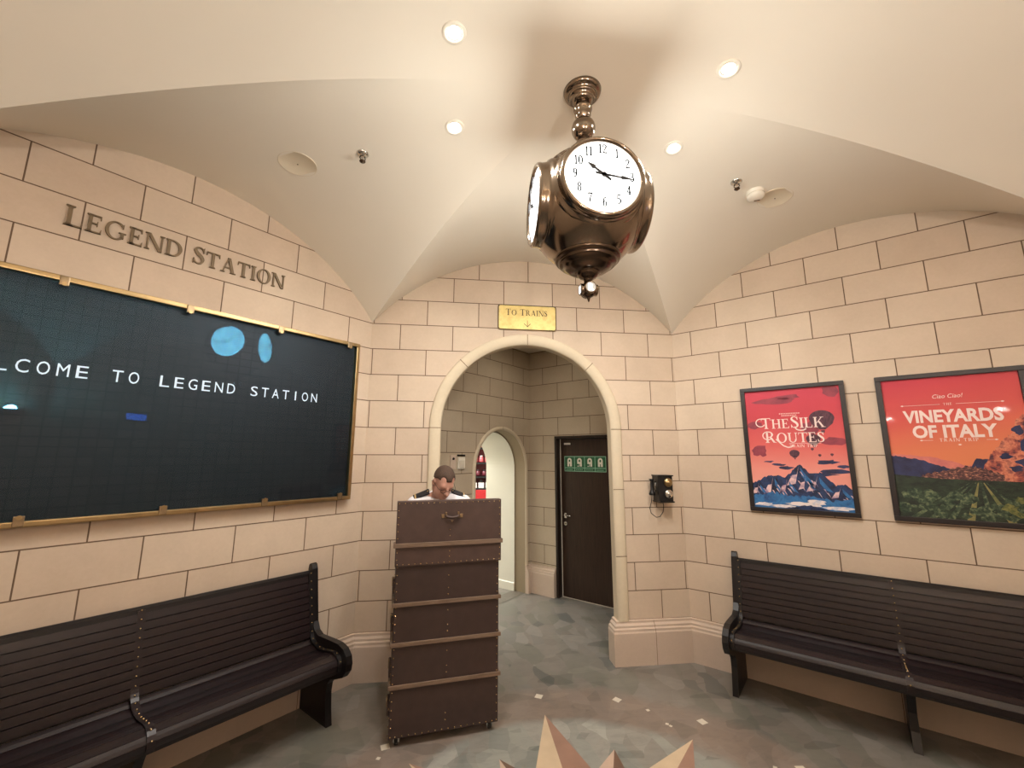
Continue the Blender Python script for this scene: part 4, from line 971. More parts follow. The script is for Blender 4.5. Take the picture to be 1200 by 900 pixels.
# ---------------------------------------------------------------- hanging four-faced clock
CZ = 3.10
ck = thing('hanging_clock', 'polished bronze ball clock with four glowing white dials hanging from the vault', 'clock', (.642, 1.99, CZ), R_(0))
def rotx_face(k): return Matrix.Rotation(PI / 2 * k, 4, 'Z') @ Matrix.Rotation(PI / 2, 4, 'X')     # local +z of a lathe -> outward
N_ = M['nickel']; ND = M['nickel_dark']
SR = .305
mb = MB()
prof = [(.0, -.25)] if False else []
for i in range(41):
    a = -PI / 2 + PI * i / 40; prof.append((SR * math.cos(a), SR * math.sin(a) * (1.1 if a < 0 else 1)))
mb.lathe(prof, N_, 96, None, False)
mb.v = [(max(-.262, min(.262, v[0])), max(-.262, min(.262, v[1])), v[2]) for v in mb.v]
body = mb.build('body', ck)
for k in range(4):
    mx = rotx_face(k); mb = MB()
    mb.lathe([(.268, .13), (.276, .144), (.270, .152), (.262, .150), (.256, .16), (.252, .180), (.244, .190), (.238, .188), (.233, .196), (.230, .214), (.222, .228), (.214, .232), (.211, .244), (.207, .264), (.209, .270), (.206, .283), (.198, .291), (.189, .289), (.184, .276)], N_, 64, mx, False)
    for rr, tr_ in ((.288, .0045), (.294, .003)):
        dd = math.sqrt(SR * SR - rr * rr)
        for a0 in (-90, 90):
            pts = [mx @ Vector((rr * math.cos(R_(a0 + q)), rr * math.sin(R_(a0 + q)) * (1.1 if a0 < 0 else 1), dd)) for q in range(-24, 25, 4)]
            mb.tube(pts, tr_, N_, 6)
    bz = mb.build('bezel', ck)
    mb = MB(); mb.lathe([(.186, .274), (.12, .281), (.0, .284)], M['face_glow'], 56, mx, False); 
    # numerals and hands: x to the right as seen, z up, y towards the viewer negative
    rm = Matrix.Rotation(PI / 2 * k, 4, 'Z'); yf = -.2885
    i0 = len(mb.v)
    for h_ in range(1, 13):
        a = R_(90 - 30 * h_); cx, cz = .138 * math.cos(a), .138 * math.sin(a); s_ = str(h_); sz = .046
        for ox, oz in ((-.0011, 0), (.0011, 0), (0, .0011), (0, -.0011)): serif_text(mb, s_, cx + ox, cz - sz / 2 + oz, sz, yf, yf + .002, M['ink'], 1, .04, .9)
    mb.v[i0:] = [tuple(rm @ Vector(v)) for v in mb.v[i0:]]; df = mb.build('dial', ck)
    for nm, ang, L_, w_, yy in (('hour_hand', 307, .098, .013, -.292), ('minute_hand', 97, .142, .010, -.2945)):
        mb = MB(); a = R_(90 - ang); d = Vector((math.cos(a), 0, math.sin(a))); n = Vector((-d.z, 0, d.x))
        def hp(l, ww): return d * l + n * ww
        poly = [hp(-.045, .006), hp(-.04, -.006) , hp(0, -w_ * .6), hp(L_ * .55, -w_ * .45), hp(L_ * .62, -w_), hp(L_, -.0015), hp(L_, .0015), hp(L_ * .62, w_), hp(L_ * .55, w_ * .45), hp(0, w_ * .6)]
        mb.prism([(p.x, p.z) for p in poly], 'y', yy, yy + .0018, M['ink'])
        mb.cyl((0, yy, 0), (0, yy + .004, 0), .013, M['ink'])
        mb.v = [tuple(rm @ Vector(v)) for v in mb.v]; mb.build(nm, df)
    ld = bpy.data.lights.new('lamp', 'AREA'); ld.shape = 'DISK'; ld.size = .35; ld.energy = DIAL_W; ld.color = (1, .985, .91)
    lo = bpy.data.objects.new('lamp', ld); COL.objects.link(lo); lo.parent = ck; n = Matrix.Rotation(PI / 2 * k, 4, 'Z') @ Vector((0, -1, 0)); lo.location = n * .286
    lo.rotation_euler = n.to_track_quat('-Z', 'Y').to_euler()
# lower dome with ribs
mb = MB(); mb.lathe([(.168, -0.274), (.172, -0.282), (.166, -0.294), (.158, -0.296), (.150, -0.300), (.152, -0.308), (.144, -0.316), (.128, -0.320), (.124, -0.330), (.096, -0.350), (.070, -0.360), (.056, -0.362), (.058, -0.370), (.048, -0.376), (.044, -0.384), (.030, -0.390), (.022, -0.400), (.022, -0.414)], ND, 56, None, True); mb.build('lower_dome', ck)
# little lamp ball with four lit roundels
mb = MB(); mb.ball((0, 0, -.452), .042, ND, 28, 18); mb.lathe([(.012, -.489), (.008, -.499), (.003, -.515), (0, -.519)], ND, 12, None, False)
fin = mb.build('lamp_ball', ck)
for k in range(4):
    mb = MB(); mx = Matrix.Translation((0, 0, -.452)) @ rotx_face(k)
    mb.lathe([(.031, .028), (.031, .044), (.027, .046), (.025, .044)], N_, 24, mx, False); mb.build('roundel_rim', fin)
    mb = MB(); mb.lathe([(.026, .0435), (.0, .0438)], M['opal_dim'], 24, mx, False)
    rm = Matrix.Translation((0, 0, -.452)) @ Matrix.Rotation(PI / 2 * k, 4, 'Z'); i0 = len(mb.v)
    for q in SG['R'][0]:
        mb.face([rm @ Vector(((p[0] - .42) * .036, -.0455, (p[1] - .5) * .036)) for p in q], M['face_glow'])
    mb.build('roundel', fin)
# stem, ball and ceiling rose
mb = MB(); TOPZ = ZA - CZ
mb.lathe([(.10, .256), (.112, .268), (.108, .282), (.085, .292), (.066, .300), (.062, .316), (.044, .328), (.038, .36), (.046, .385), (.046, .40), (.034, .412), (.032, .44)], N_, 40, None, True); mb.build('top_cap', ck)
mb = MB(); mb.ball((0, 0, .492), .066, N_, 40, 28); mb.build('stem_ball', ck)
mb = MB()
mb.lathe([(.030, .54), (.034, .555), (.041, .562), (.044, .575), (.044, .602), (.050, .608), (.052, .616), (.050, .624), (.042, .630), (.038, .65), (.040, .69)], N_, 32, None, True); mb.build('stem', ck)
mb = MB(); mb.lathe([(.040, .652), (.054, .664), (.060, .674), (.058, .682), (.072, .686), (.078, .696), (.074, .704), (.092, .707), (.102, .716), (.106, .730)], N_, 44, None, True); mb.build('ceiling_rose', ck)

# ---------------------------------------------------------------- trunk lectern (x along the front to the right, y back)
TA = math.atan2(.108, .70)
TK = Vector((-.405, 3.017, 0))
tr = thing('trunk_lectern', 'tall brown studded steamer trunk lectern on castors', 'lectern', TK, TA)
TW, TD, TH = .705, .21, 1.495
LE, LD = M['leather'], M['leather_dark']
mb = MB(); mb.box((0, 0, .055), (TW, TD, 1.10), LD, .006)
def stud(mb, x, y, z, r=.0048): mb.ball((x, y, z), r, M['stud'], 7, 4)
for z in [.07 + .05 * i for i in range(21)]:
    stud(mb, .012, -.001, z); stud(mb, TW - .012, -.001, z); stud(mb, -.001, .02, z)
for z in (.12, .16, .40, .44, .53, .65, .69, .78, .88, .92, 1.0): stud(mb, TW / 2, -.001, z)
for i in range(1, 17): stud(mb, TW * i / 17, -.001, .068)
mb.build('trunk_body', tr)
mb = MB(); mb.box((-.008, -.014, 1.075), (TW + .012, .055, TH), LE, .006)
for i in range(19):
    x = .006 + (TW - .008) * i / 18; stud(mb, x, -.015, TH - .014); stud(mb, x, -.015, 1.089)
for z in [1.12 + .045 * i for i in range(8)]: stud(mb, .004, -.015, z); stud(mb, TW, -.015, z)
for z in (1.125, 1.16, 1.26, 1.30): stud(mb, TW / 2, -.015, z)
lid = mb.build('lid', tr)
for z, y0 in ((1.21, -.026), (.837, -.013), (.597, -.013), (.350, -.013)):
    mb = MB(); hh = .014 if z > 1.1 else .012
    mb.box((-.020 if z > 1.1 else -.014, y0, z - hh), (TW + .022 if z > 1.1 else TW + .014, .0 if z < 1.1 else -.013, z + hh), M['strap'], .004)
    mb.box((-.022 if z > 1.1 else -.014, y0 + .004, z - hh), (-.007 if z > 1.1 else 0, .05 if z > 1.1 else TD + .01, z + hh), M['strap'], .004)
    mb.box((TW + .011 if z > 1.1 else TW, y0 + .004, z - hh), (TW + .022 if z > 1.1 else TW + .012, .05 if z > 1.1 else TD + .01, z + hh), M['strap'], .004)
    mb.build('wooden_strap', tr)
mb = MB(); xc = TW / 2 + .012; zc = 1.392
mb.tube([(xc - .045, -.018, zc + .004), (xc - .036, -.03, zc - .006), (xc, -.034, zc - .012), (xc + .036, -.03, zc - .006), (xc + .045, -.018, zc + .004)], .009, LE, 8)
for s_ in (-1, 1):
    mb.box((xc + s_ * .043 - .006, -.026, zc - .014), (xc + s_ * .043 + .006, -.014, zc + .026), M['brass_dull'], .003)
    mb.box((xc + s_ * .064 - .010, -.02, zc - .014), (xc + s_ * .064 + .010, -.013, zc + .012), M['brass_dull'], .003)
mb.prism([(xc - .01, zc - .03), (xc, zc - .045), (xc + .01, zc - .03)], 'y', -.019, -.013, M['brass_dull']); mb.build('carrying_handle', lid)
for z in (.97, .74, .47, .25):
    mb = MB(); mb.box((-.016, .02, z - .07), (0, .10, z + .02), LD, .006); mb.box((-.020, .03, z - .02), (-.012, .05, z + .035), M['brass_dull'], .003); mb.build('side_clasp', tr)
for x in (.05, TW - .05):
    for y in (.045, TD - .045):
        mb = MB(); mb.box((x - .024, y - .024, .048), (x + .024, y + .024, .056), M['nickel_dark']); mb.box((x - .020, y - .012, .018), (x - .012, y + .012, .05), M['chrome']); mb.box((x + .012, y - .012, .018), (x + .020, y + .012, .05), M['chrome'])
        mb.cyl((x - .022, y, .025), (x + .022, y, .025), .006, M['chrome']); mb.cyl((x - .011, y, .025), (x + .011, y, .025), .025, M['rubber'], seg=18); mb.build('castor', tr)
mb = MB(); mb.box((.01, TD, 1.07), (TW - .01, TD + .14, 1.095), M['strap'], .004); mb.prism([(TD, .9), (TD + .11, 1.07), (TD, 1.07)], 'x', .03, .05, LD); mb.prism([(TD, .9), (TD + .11, 1.07), (TD, 1.07)], 'x', TW - .05, TW - .03, LD)
mb.build('writing_shelf', tr)

# ---------------------------------------------------------------- the attendant: one continuous sculpted surface (signed distances -> surface net)
def surface_net(fn, lo, hi, h):
    n = [int(math.ceil((b - a) / h)) + 1 for a, b in zip(lo, hi)]
    X, Y, Z = [(a + h * np.arange(k)).astype(np.float32) for a, k in zip(lo, n)]
    X = X[:, None, None]; Y = Y[None, :, None]; Z = Z[None, None, :]
    D = np.broadcast_to(fn(X, Y, Z), n).astype(np.float32)
    s_ = D < 0; c = np.zeros([k - 1 for k in n], np.int8)
    offs = [(i, j, k) for i in (0, 1) for j in (0, 1) for k in (0, 1)]
    sl = lambda A, o: A[o[0]:A.shape[0] - 1 + o[0], o[1]:A.shape[1] - 1 + o[1], o[2]:A.shape[2] - 1 + o[2]]
    for o in offs: c += sl(s_, o)
    act = (c > 0) & (c < 8); idx = -np.ones(act.shape, np.int64); ii = np.argwhere(act); idx[act] = np.arange(len(ii))
    acc = np.zeros((len(ii), 3)); cnt = np.zeros(len(ii))
    for a in range(8):
        for b in range(a + 1, 8):
            oa, ob = np.array(offs[a]), np.array(offs[b])
            if np.abs(oa - ob).sum() != 1: continue
            pa = ii + oa; pb = ii + ob; da = D[pa[:, 0], pa[:, 1], pa[:, 2]]; db = D[pb[:, 0], pb[:, 1], pb[:, 2]]
            m = (da < 0) != (db < 0); t = np.where(m, da / np.where(m, da - db, 1), 0)
            acc[m] += (pa + (pb - pa) * t[:, None])[m]; cnt[m] += 1
    V = np.array(lo) + h * acc / cnt[:, None]; F = []
    for ax in range(3):
        u, v = [(1, 2), (2, 0), (0, 1)][ax]
        s0 = [slice(None)] * 3; s1 = [slice(None)] * 3; s0[ax] = slice(0, -1); s1[ax] = slice(1, None)
        ch = s_[tuple(s0)] != s_[tuple(s1)]; E = np.argwhere(ch)
        ok = (E[:, u] > 0) & (E[:, v] > 0) & (E[:, u] < n[u] - 1) & (E[:, v] < n[v] - 1); E = E[ok]
        du = np.zeros(3, int); du[u] = 1; dv = np.zeros(3, int); dv[v] = 1
        q = [E - du - dv, E - dv, E, E - du]; f = np.stack([idx[p[:, 0], p[:, 1], p[:, 2]] for p in q], 1)
        flip = ~s_[E[:, 0], E[:, 1], E[:, 2]]; f[flip] = f[flip][:, ::-1]; F.append(f)
    return V, np.concatenate(F)
def net_object(name, fn, lo, hi, h, mat, parent):
    V, F = surface_net(fn, lo, hi, h); me = bpy.data.meshes.new(name); me.from_pydata([tuple(v) for v in V], [], [list(map(int, f)) for f in F])
    me.materials.append(mat); me.polygons.foreach_set('use_smooth', [True] * len(me.polygons))
    o = bpy.data.objects.new(name, me); COL.objects.link(o); o.parent = parent; return o
def smin(a, b, k): hh = np.clip(.5 + .5 * (b - a) / k, 0, 1); return b + (a - b) * hh - k * hh * (1 - hh)
def smax(a, b, k): return -smin(-a, -b, k)
def cap(P, a, b, ra, rb):
    a = np.array(a); b = np.array(b); d = b - a; L2 = float(d @ d)
    t = np.clip(((P[0] - a[0]) * d[0] + (P[1] - a[1]) * d[1] + (P[2] - a[2]) * d[2]) / L2, 0, 1)
    return np.sqrt((P[0] - a[0] - d[0] * t) ** 2 + (P[1] - a[1] - d[1] * t) ** 2 + (P[2] - a[2] - d[2] * t) ** 2) - (ra + (rb - ra) * t)
def ell(P, c, r):
    k = np.sqrt(((P[0] - c[0]) / r[0]) ** 2 + ((P[1] - c[1]) / r[1]) ** 2 + ((P[2] - c[2]) / r[2]) ** 2); return (k - 1) * min(r)
def frame(P, c, ax):      # world -> local axes
    d = [P[i] - c[i] for i in range(3)]; return [d[0] * a[0] + d[1] * a[1] + d[2] * a[2] for a in ax]

# joints in metres, relative to the figure's base; the man faces the camera, turned a little to its right, head bowed
PB = Vector((-.17, 3.62, 0))
body_yaw, head_yaw, head_pit = R_(12), R_(26), R_(36)
def axes(yaw, pit, roll=0):
    f0 = Vector((math.sin(yaw), -math.cos(yaw), 0)); z = Vector((0, 0, 1))
    f = f0 * math.cos(pit) - z * math.sin(pit); u = z * math.cos(pit) + f0 * math.sin(pit); r = f.cross(u)
    r2 = r * math.cos(roll) + u * math.sin(roll); u2 = u * math.cos(roll) - r * math.sin(roll)
    return [np.array(r2), np.array(f), np.array(u2)]
HA = axes(head_yaw, head_pit, R_(4)); HC = np.array([.048, -.20, 1.598])
BA = axes(body_yaw, 0)
def bpt(r, f, z): return tuple(BA[0] * r + BA[1] * f + np.array([0, 0, z]))
# anatomical right arm is at the viewer's left; BA[0] points to the viewer's left or right -> use sign sR
sR = 1 if BA[0][0] < 0 else -1       # +1 when local r points to the viewer's left
pel = bpt(0, -.02, .95); wst = bpt(0, .0, 1.08); chs = bpt(0, .045, 1.29); nck = bpt(.0, .095, 1.455)
hd_base = tuple(HC + HA[1] * -.030 + HA[2] * -.055)
SHO = {s_: bpt(s_ * .185, .075, 1.415) for s_ in (-1, 1)}
ELB = {s_: bpt(s_ * .265, .055, 1.135) for s_ in (-1, 1)}
WRI = {s_: bpt(s_ * .15, .185 - .0, 1.128) for s_ in (-1, 1)}
HIP = {s_: bpt(s_ * .095, -.02, .90) for s_ in (-1, 1)}
KNE = {s_: bpt(s_ * .105, .02, .49) for s_ in (-1, 1)}
ANK = {s_: bpt(s_ * .11, -.035, .085) for s_ in (-1, 1)}
TOE = {s_: bpt(s_ * .125, .12, .035) for s_ in (-1, 1)}
def torso(P, g=0):
    d = ell(frame(P, pel, [BA[0], BA[1], np.array([0, 0, 1])]), (0, 0, 0), (.165 + g, .115 + g, .15 + g))
    d = smin(d, ell(frame(P, wst, [BA[0], BA[1], np.array([0, 0, 1])]), (0, 0, 0), (.15 + g, .11 + g, .17 + g)), .06)
    d = smin(d, ell(frame(P, chs, [BA[0], BA[1], np.array([0, 0, 1])]), (0, 0, 0), (.175 + g, .125 + g, .19 + g)), .06)
    for s_ in (-1, 1):
        d = smin(d, cap(P, bpt(s_ * .05, .075, 1.45), SHO[s_], .062 + g, .058 + g), .05)
    return d
def arms(P, g=0, hands=True):
    d = None
    for s_ in (-1, 1):
        a = smin(cap(P, SHO[s_], ELB[s_], .056 + g, .043 + g), cap(P, ELB[s_], WRI[s_], .043 + g, .028 + g), .02)
        if hands: a = smin(a, hand(P, s_), .012)
        d = a if d is None else np.minimum(d, a)
    return d
def hand(P, s_):
    w0 = np.array(WRI[s_]); fdir = BA[1] * .9 + BA[0] * (-s_ * .42); fdir = fdir / np.linalg.norm(fdir); side = np.cross(fdir, [0, 0, 1.0]); side = side * (1 if side @ BA[0] * s_ > 0 else -1)   # outwards
    up = np.array([0, 0, 1.0]); pc = w0 + fdir * .05 + up * -.006
    d = ell(frame(P, pc, [side, fdir, up]), (0, 0, 0), (.040, .052, .015))
    for j, L_ in enumerate((.060, .074, .080, .070)):
        o = (.030 - j * .020); r0 = pc + side * o + fdir * .040
        k1 = r0 + fdir * (L_ * .45) + up * .008; k2 = k1 + fdir * (L_ * .32) - up * .010; k3 = k2 + fdir * (L_ * .2) - up * .012
        f_ = smin(smin(cap(P, r0, k1, .0095, .0088), cap(P, k1, k2, .0088, .0080), .004), cap(P, k2, k3, .0080, .0070), .004)
        d = smin(d, f_, .006)
    b0 = pc - side * .030 - fdir * .018; b1 = b0 - side * .026 + fdir * .030 - up * .004; b2 = b1 - side * .004 + fdir * .030 - up * .006
    return smin(d, smin(cap(P, b0, b1, .013, .0105), cap(P, b1, b2, .0105, .0085), .005), .010)
def legs(P, g=0):
    d = None
    for s_ in (-1, 1):
        a = smin(cap(P, HIP[s_], KNE[s_], .088 + g, .056 + g), cap(P, KNE[s_], ANK[s_], .056 + g, .040 + g), .03)
        a = smin(a, ell(frame(P, tuple(np.array(KNE[s_]) * .55 + np.array(ANK[s_]) * .45 - BA[1] * .018), [BA[0], BA[1], np.array([0, 0, 1])]), (0, 0, .04), (.05 + g, .052 + g, .13 + g)), .03)
        d = a if d is None else np.minimum(d, a)
    return d
def feet(P, g=0):
    d = None
    for s_ in (-1, 1):
        heel = tuple(np.array(ANK[s_]) - BA[1] * .03 - np.array([0, 0, .045]))
        a = smin(cap(P, heel, TOE[s_], .038 + g, .030 + g), cap(P, ANK[s_], heel, .038 + g, .036 + g), .02); d = a if d is None else np.minimum(d, a)
    return np.maximum(d, -P[2] + .004 - g * .4)
def head(P, g=0):
    Q = frame(P, HC, HA)
    d = ell(Q, (0, -.012, .035), (.076 + g, .096 + g, .088 + g))
    d = smin(d, ell(Q, (0, .030, -.035), (.060 + g, .066 + g, .078 + g)), .03)          # face
    d = smin(d, ell(Q, (0, .052, -.092), (.034, .034, .026)), .03)                       # chin
    for s_ in (-1, 1): d = smin(d, ell(Q, (s_ * .046, .0, -.070), (.02, .045, .025)), .03)   # jaw
    d = smin(d, cap(Q, (-.034, .073, .016), (.034, .073, .016), .010, .010), .03)       # brow
    for s_ in (-1, 1): d = smax(d, -ell(Q, (s_ * .031, .101, -.003), (.019, .015, .011)), .012)
    for s_ in (-1, 1): d = smin(d, ell(Q, (s_ * .031, .076, -.003), (.0135, .0125, .0105)), .005)  # lids
    d = smin(d, cap(Q, (0, .094, .010), (0, .115, -.030), .008, .013), .010)             # nose
    for s_ in (-1, 1): d = smin(d, ell(Q, (s_ * .012, .103, -.033), (.009, .010, .008)), .006)
    d = smin(d, ell(Q, (0, .090, -.058), (.024, .012, .007)), .006); d = smin(d, ell(Q, (0, .088, -.069), (.020, .012, .007)), .006)   # lips
    d = smax(d, -ell(Q, (0, .103, -.0632), (.022, .010, .0018)), .003)
    for s_ in (-1, 1):
        e_ = ell(Q, (s_ * .080, -.008, -.008), (.010, .020, .033)); e_ = smax(e_, -ell(Q, (s_ * .090, -.002, -.006), (.008, .011, .020)), .004); d = smin(d, e_, .008)
    return d
def body_fn(X, Y, Z):
    P = (X, Y, Z)
    d = torso(P); d = smin(d, legs(P), .04); d = smin(d, arms(P), .03); d = np.minimum(d, 9)
    d = smin(d, feet(P), .02)
    d = smin(d, cap(P, nck, hd_base, .060, .056), .03)
    return smin(d, head(P), .022)
pr_ = thing('person', 'person in white shirt with black epaulettes, head bowed, standing behind the brown trunk lectern', 'person', PB)
net_object('body', body_fn, (-.42, -.40, -.01), (.42, .24, 1.75), .0056, M['skin'], pr_)
LO, HI = (-.42, -.40, -.01), (.42, .24, 1.75)
def hair_fn(X, Y, Z):
    P = (X, Y, Z); Q = frame(P, HC, HA)
    d = head(P) - .0045
    line = .050 - Q[2] + np.clip(-(Q[1] - .02), 0, .2) * -.62                       # falls towards the nape
    d = smax(d, line, .004)
    for s_ in (-1, 1): d = smax(d, -ell(Q, (s_ * .050, .084, .068), (.026, .040, .032)), .010)
    d = smax(d, -ell(Q, (0, .115, .036), (.080, .046, .036)), .010)
    for s_ in (-1, 1): d = np.maximum(d, .014 - np.sqrt((np.abs(Q[0]) - .080) ** 2 + (Q[1] + .008) ** 2 + (Q[2] + .0) ** 2) + .02)
    return d
net_object('hair', hair_fn, (-.12, -.36, 1.45), (.22, -.0, 1.76), .0045, M['hair'], pr_)
def shirt_fn(X, Y, Z):
    P = (X, Y, Z); d = smin(torso(P, .014), arms(P, .012, False), .03)
    col = np.maximum(cap(P, nck, tuple(np.array(nck) * .55 + np.array(hd_base) * .45), .071, .068), 0 * Z - 1)
    d = smin(d, col, .012)
    d = np.maximum(d, .945 - Z)
    ax = np.array(hd_base) - np.array(nck); ax = ax / np.linalg.norm(ax)
    d = np.maximum(d, (P[0] - nck[0]) * ax[0] + (P[1] - nck[1]) * ax[1] + (P[2] - nck[2]) * ax[2] - .045)     # collar edge
    d = np.maximum(d, -(cap(P, np.array(nck) + ax * .01, np.array(nck) + ax * .2, .061, .063)))
    for s_ in (-1, 1):
        fd = np.array(WRI[s_]) - np.array(ELB[s_]); fd = fd / np.linalg.norm(fd); w0 = np.array(WRI[s_]) - fd * .02
        near = np.sqrt((P[0] - WRI[s_][0]) ** 2 + (P[1] - WRI[s_][1]) ** 2 + (P[2] - WRI[s_][2]) ** 2) - .075
        d = np.maximum(d, np.minimum((P[0] - w0[0]) * fd[0] + (P[1] - w0[1]) * fd[1] + (P[2] - w0[2]) * fd[2], -near))
    return d
net_object('shirt', shirt_fn, (-.42, -.30, .92), (.42, .24, 1.60), .006, M['shirt'], pr_)
def trouser_fn(X, Y, Z):
    P = (X, Y, Z); return np.maximum(np.maximum(smin(torso(P, .008), legs(P, .012), .04), Z - .99), .06 - Z)
net_object('trousers', trouser_fn, (-.30, -.22, .04), (.30, .24, 1.02), .0075, M['trousers'], pr_)
net_object('shoes', lambda X, Y, Z: np.maximum(feet((X, Y, Z), .007), Z - .095), (-.26, -.26, -.012), (.26, .16, .11), .006, M['shoe'], pr_)
for s_ in (-1, 1):                                                     # epaulettes lie along the shoulders
    a = Vector(bpt(s_ * .088, .098, 1.522)); b = Vector(bpt(s_ * .212, .098, 1.474)); d = (b - a).normalized(); fw = (Vector(BA[1]) * .86 - Vector((0, 0, .5))).normalized(); up = d.cross(fw); up = up if up.z > 0 else -up
    mx = Matrix((( d.x, fw.x, up.x, a.x), (d.y, fw.y, up.y, a.y), (d.z, fw.z, up.z, a.z), (0, 0, 0, 1))); L_ = (b - a).length
    mb = MB(); mb.box((0, -.029, -.006), (L_, .029, .007), M['epaulette'], .004, mx); ep = mb.build('epaulette', pr_)
    mb = MB(); mb.box((L_ - .024, -.030, -.004), (L_ - .012, .030, .0085), M['gold'], .001, mx); mb.build('braid', ep); mb = MB(); mb.ball(mx @ Vector((.012, 0, .008)), .006, M['gold']); mb.build('button', ep)
HM = Matrix(((HA[0][0], HA[1][0], HA[2][0], HC[0]), (HA[0][1], HA[1][1], HA[2][1], HC[1]), (HA[0][2], HA[1][2], HA[2][2], HC[2]), (0, 0, 0, 1)))
mb = MB()
for s_ in (-1, 1):
    mb.tube([HM @ Vector((s_ * .033 + .023 * math.cos(a), .106 - .006 * abs(math.cos(a)), -.006 + .016 * math.sin(a))) for a in [2 * PI * i / 20 for i in range(21)]], .0016, M['rubber'], 6)
    mb.tube([HM @ Vector(p) for p in ((s_ * .056, .103, .0), (s_ * .074, .085, .002), (s_ * .083, .02, .004), (s_ * .086, -.018, .0), (s_ * .084, -.034, -.018))], .0016, M['rubber'], 6)
mb.tube([HM @ Vector(p) for p in ((-.011, .108, -.002), (0, .112, .001), (.011, .108, -.002))], .0016, M['rubber'], 6)
mb.build('glasses', pr_)

# ---------------------------------------------------------------- red display unit in the shop beyond
sh = thing('display_cabinet', 'tall red shop display cabinet seen through the small arch', 'cabinet', (.42, 8.2, 0), R_(0))
mb = MB(); cw = .62
mb.box((-cw, 0, 0), (cw, .42, .92), M['red'], .01); mb.box((-cw - .02, -.03, .92), (cw + .02, .43, 1.17), M['red'], .015); mb.build('counter', sh)
mb = MB(); mb.box((-cw, .40, 1.17), (cw, .43, 2.5), M['dark_red']); mb.box((-cw - .03, .05, 1.17), (-cw, .43, 2.5), M['dark_red']); mb.box((cw, .05, 1.17), (cw + .03, .43, 2.5), M['dark_red']); mb.box((-cw - .03, .05, 2.5), (cw + .03, .43, 2.54), M['dark_red']); mb.build('carcass', sh)
shelves = (1.17, 1.40, 1.66, 1.95, 2.22)
for z in shelves[1:]:
    mb = MB(); mb.box((-cw, .06, z - .014), (cw, .40, z + .014), M['black']); mb.build('shelf', sh)
mb = MB(); mb.box((-cw, -.02, 1.17), (cw, .40, 1.20), M['black']); mb.build('counter_top', sh)
M['can_white'] = plain('white_carton', srgb(226, 216, 216), .5); M['can_pink'] = plain('pink_jar', srgb(206, 96, 104), .4); M['can_plum'] = plain('plum_jar', srgb(92, 30, 44), .4)
pm = {}
kinds = [(1.20, 'white carton', 'can_white', 'carton', 'white cartons on the lowest cabinet shelf', .052, .10, 9), (1.414, 'dark plum jar', 'can_plum', 'jar', 'plum jars on the second cabinet shelf', .045, .11, 10), (1.674, 'pink jar', 'can_pink', 'jar', 'pink jars on the third cabinet shelf', .04, .12, 11), (1.964, 'pink jar', 'can_pink', 'jar', 'pink jars on the fourth cabinet shelf', .04, .12, 11)]
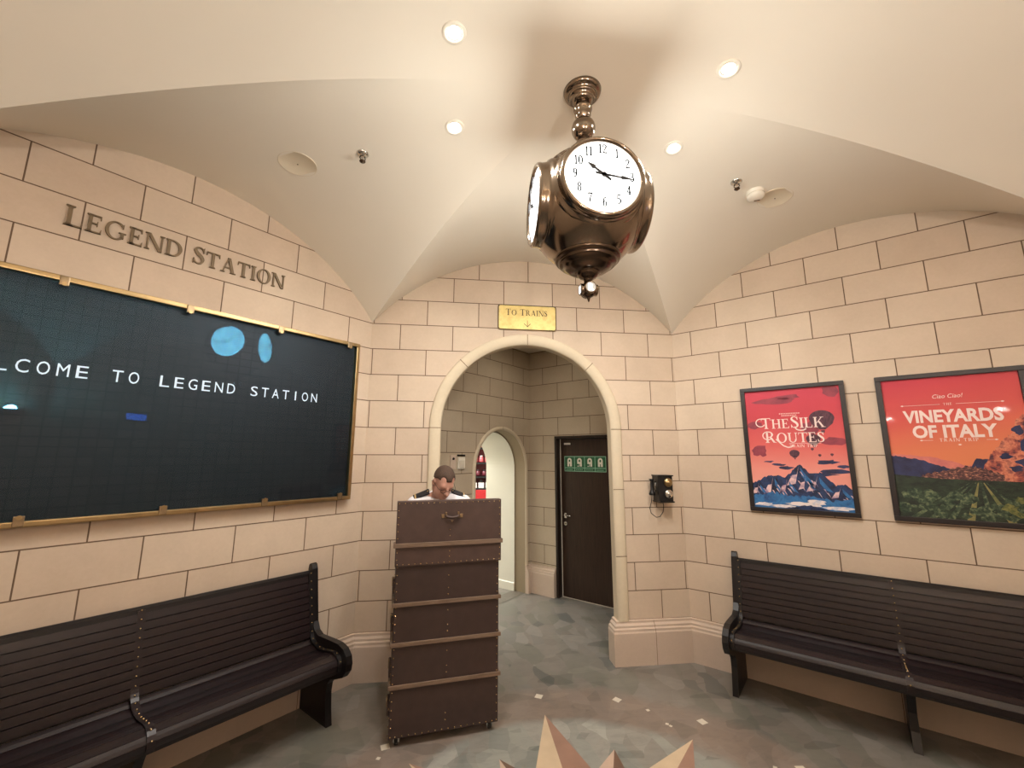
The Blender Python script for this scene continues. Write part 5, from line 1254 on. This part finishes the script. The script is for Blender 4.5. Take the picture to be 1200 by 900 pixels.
for z, nm, mk, cat, grp, wd, hh, n_ in kinds:
    if mk not in pm:
        t = bpy.data.objects.new('x', None); mb = MB()
        if cat == 'carton': mb.box((-wd, -.05, 0), (wd, .05, hh), M[mk], .006)
        else: mb.lathe([(wd * .8, 0), (wd, .01), (wd, hh * .7), (wd * .6, hh * .82), (wd * .6, hh * .86)], M[mk], 20)
        lid_ = MB()
        if cat == 'carton': lid_.prism([(-wd * .9, hh - .002), (wd * .9, hh - .002), (0, hh + .055)], 'y', -.045, .045, M['black'])
        else: lid_.lathe([(wd * .68, hh * .85), (wd * .68, hh), (.0, hh + .004)], M['can_white'] if mk == 'can_pink' else M['black'], 20)
        bpy.data.objects.remove(t); pm[mk] = (mb, lid_)
    me_pair = pm[mk]
    if isinstance(me_pair[0], MB):
        a = me_pair[0].build('body'); b = me_pair[1].build('lid'); ma, mb2 = a.data, b.data; bpy.data.objects.remove(a); bpy.data.objects.remove(b); pm[mk] = (ma, mb2)
    ma, mb2 = pm[mk]
    for i in range(n_):
        x = .42 - cw + .07 + (2 * cw - .14) * i / (n_ - 1)
        t = thing(nm.split()[-1] if cat == 'jar' else 'carton', {1.20: 'white carton with dark pointed lid on the lowest shelf of the red cabinet', 1.414: 'plum jar with black lid on the second shelf of the red cabinet', 1.674: 'pink jar with white lid on the third shelf of the red cabinet', 1.964: 'pink jar with white lid on the fourth shelf of the red cabinet'}[z], cat, (x, 8.2 + (.10 if z > 1.2 else .06), z + (.0145 if z > 1.3 else .0005)), 0, grp)
        for nm2, me in (('body', ma), ('lid', mb2)):
            o = bpy.data.objects.new(nm2, me); COL.objects.link(o); o.parent = t

# ---------------------------------------------------------------- lamps beyond the main room, the added uplighters, the blue sign
def area(name, loc, size, watts, col, rot=(0, 0, 0)):
    ld = bpy.data.lights.new(name, 'AREA'); ld.energy = watts; ld.size = size; ld.color = col
    o = bpy.data.objects.new(name, ld); COL.objects.link(o); o.location = loc; o.rotation_euler = rot; return o
q = IC + TL * .3 - NL * 1.9
area('shop_light', (q.x, q.y, 2.85), 1.2, 115, (1, .985, .92))
q = IC + TL * .95 - NL * .5
area('lobby_light', (.95, 4.7, LH - .03), .25, 5, (1, .88, .72))

for x, lb in ((-.1, 'added unseen brass bowl uplighter on the front wall, left of the pair'), (1.38, 'added unseen brass bowl uplighter on the front wall, right of the pair')):
    t = thing('added_uplighter', lb, 'added wall light', (x, -1.2, 2.35), PI, 'added brass uplighters')  # added out of view to brighten the front vault
    mb = MB(); mb.lathe([(.02, -.10), (.08, -.08), (.14, -.02), (.16, .03), (.152, .03), (.13, -.015), (.07, -.07), (.0, -.085)], M['brass'], 36, Matrix.Translation((0, -.18, 0)), False); mb.build('bowl', t)
    mb = MB(); mb.box((-.05, -.02, -.14), (.05, 0, .06), M['brass_dull'], .008); mb.tube([(0, -.015, -.08), (0, -.1, -.12), (0, -.18, -.095)], .012, M['brass_dull']); mb.build('bracket', t)
    ld = bpy.data.lights.new('lamp', 'POINT'); ld.energy = ADDED_UPLIGHT_W; ld.color = WARM; ld.shadow_soft_size = .06
    o = bpy.data.objects.new('lamp', ld); COL.objects.link(o); o.parent = t; o.location = (0, -.18, .03)
t = thing('lit_sign', 'small blue lit wall sign on the front right wall', 'sign', (2.637, -.43, 2.40), R_(-123.7))
mb = MB(); mb.box((-.13, -.05, -.06), (.13, 0, .06), M['black'], .006); mb.build('housing', t)
mb = MB(); mb.face([(-.12, -.052, -.05), (.12, -.052, -.05), (.12, -.052, .05), (-.12, -.052, .05)], M['blue_sign']); mb.build('lit_panel', t)
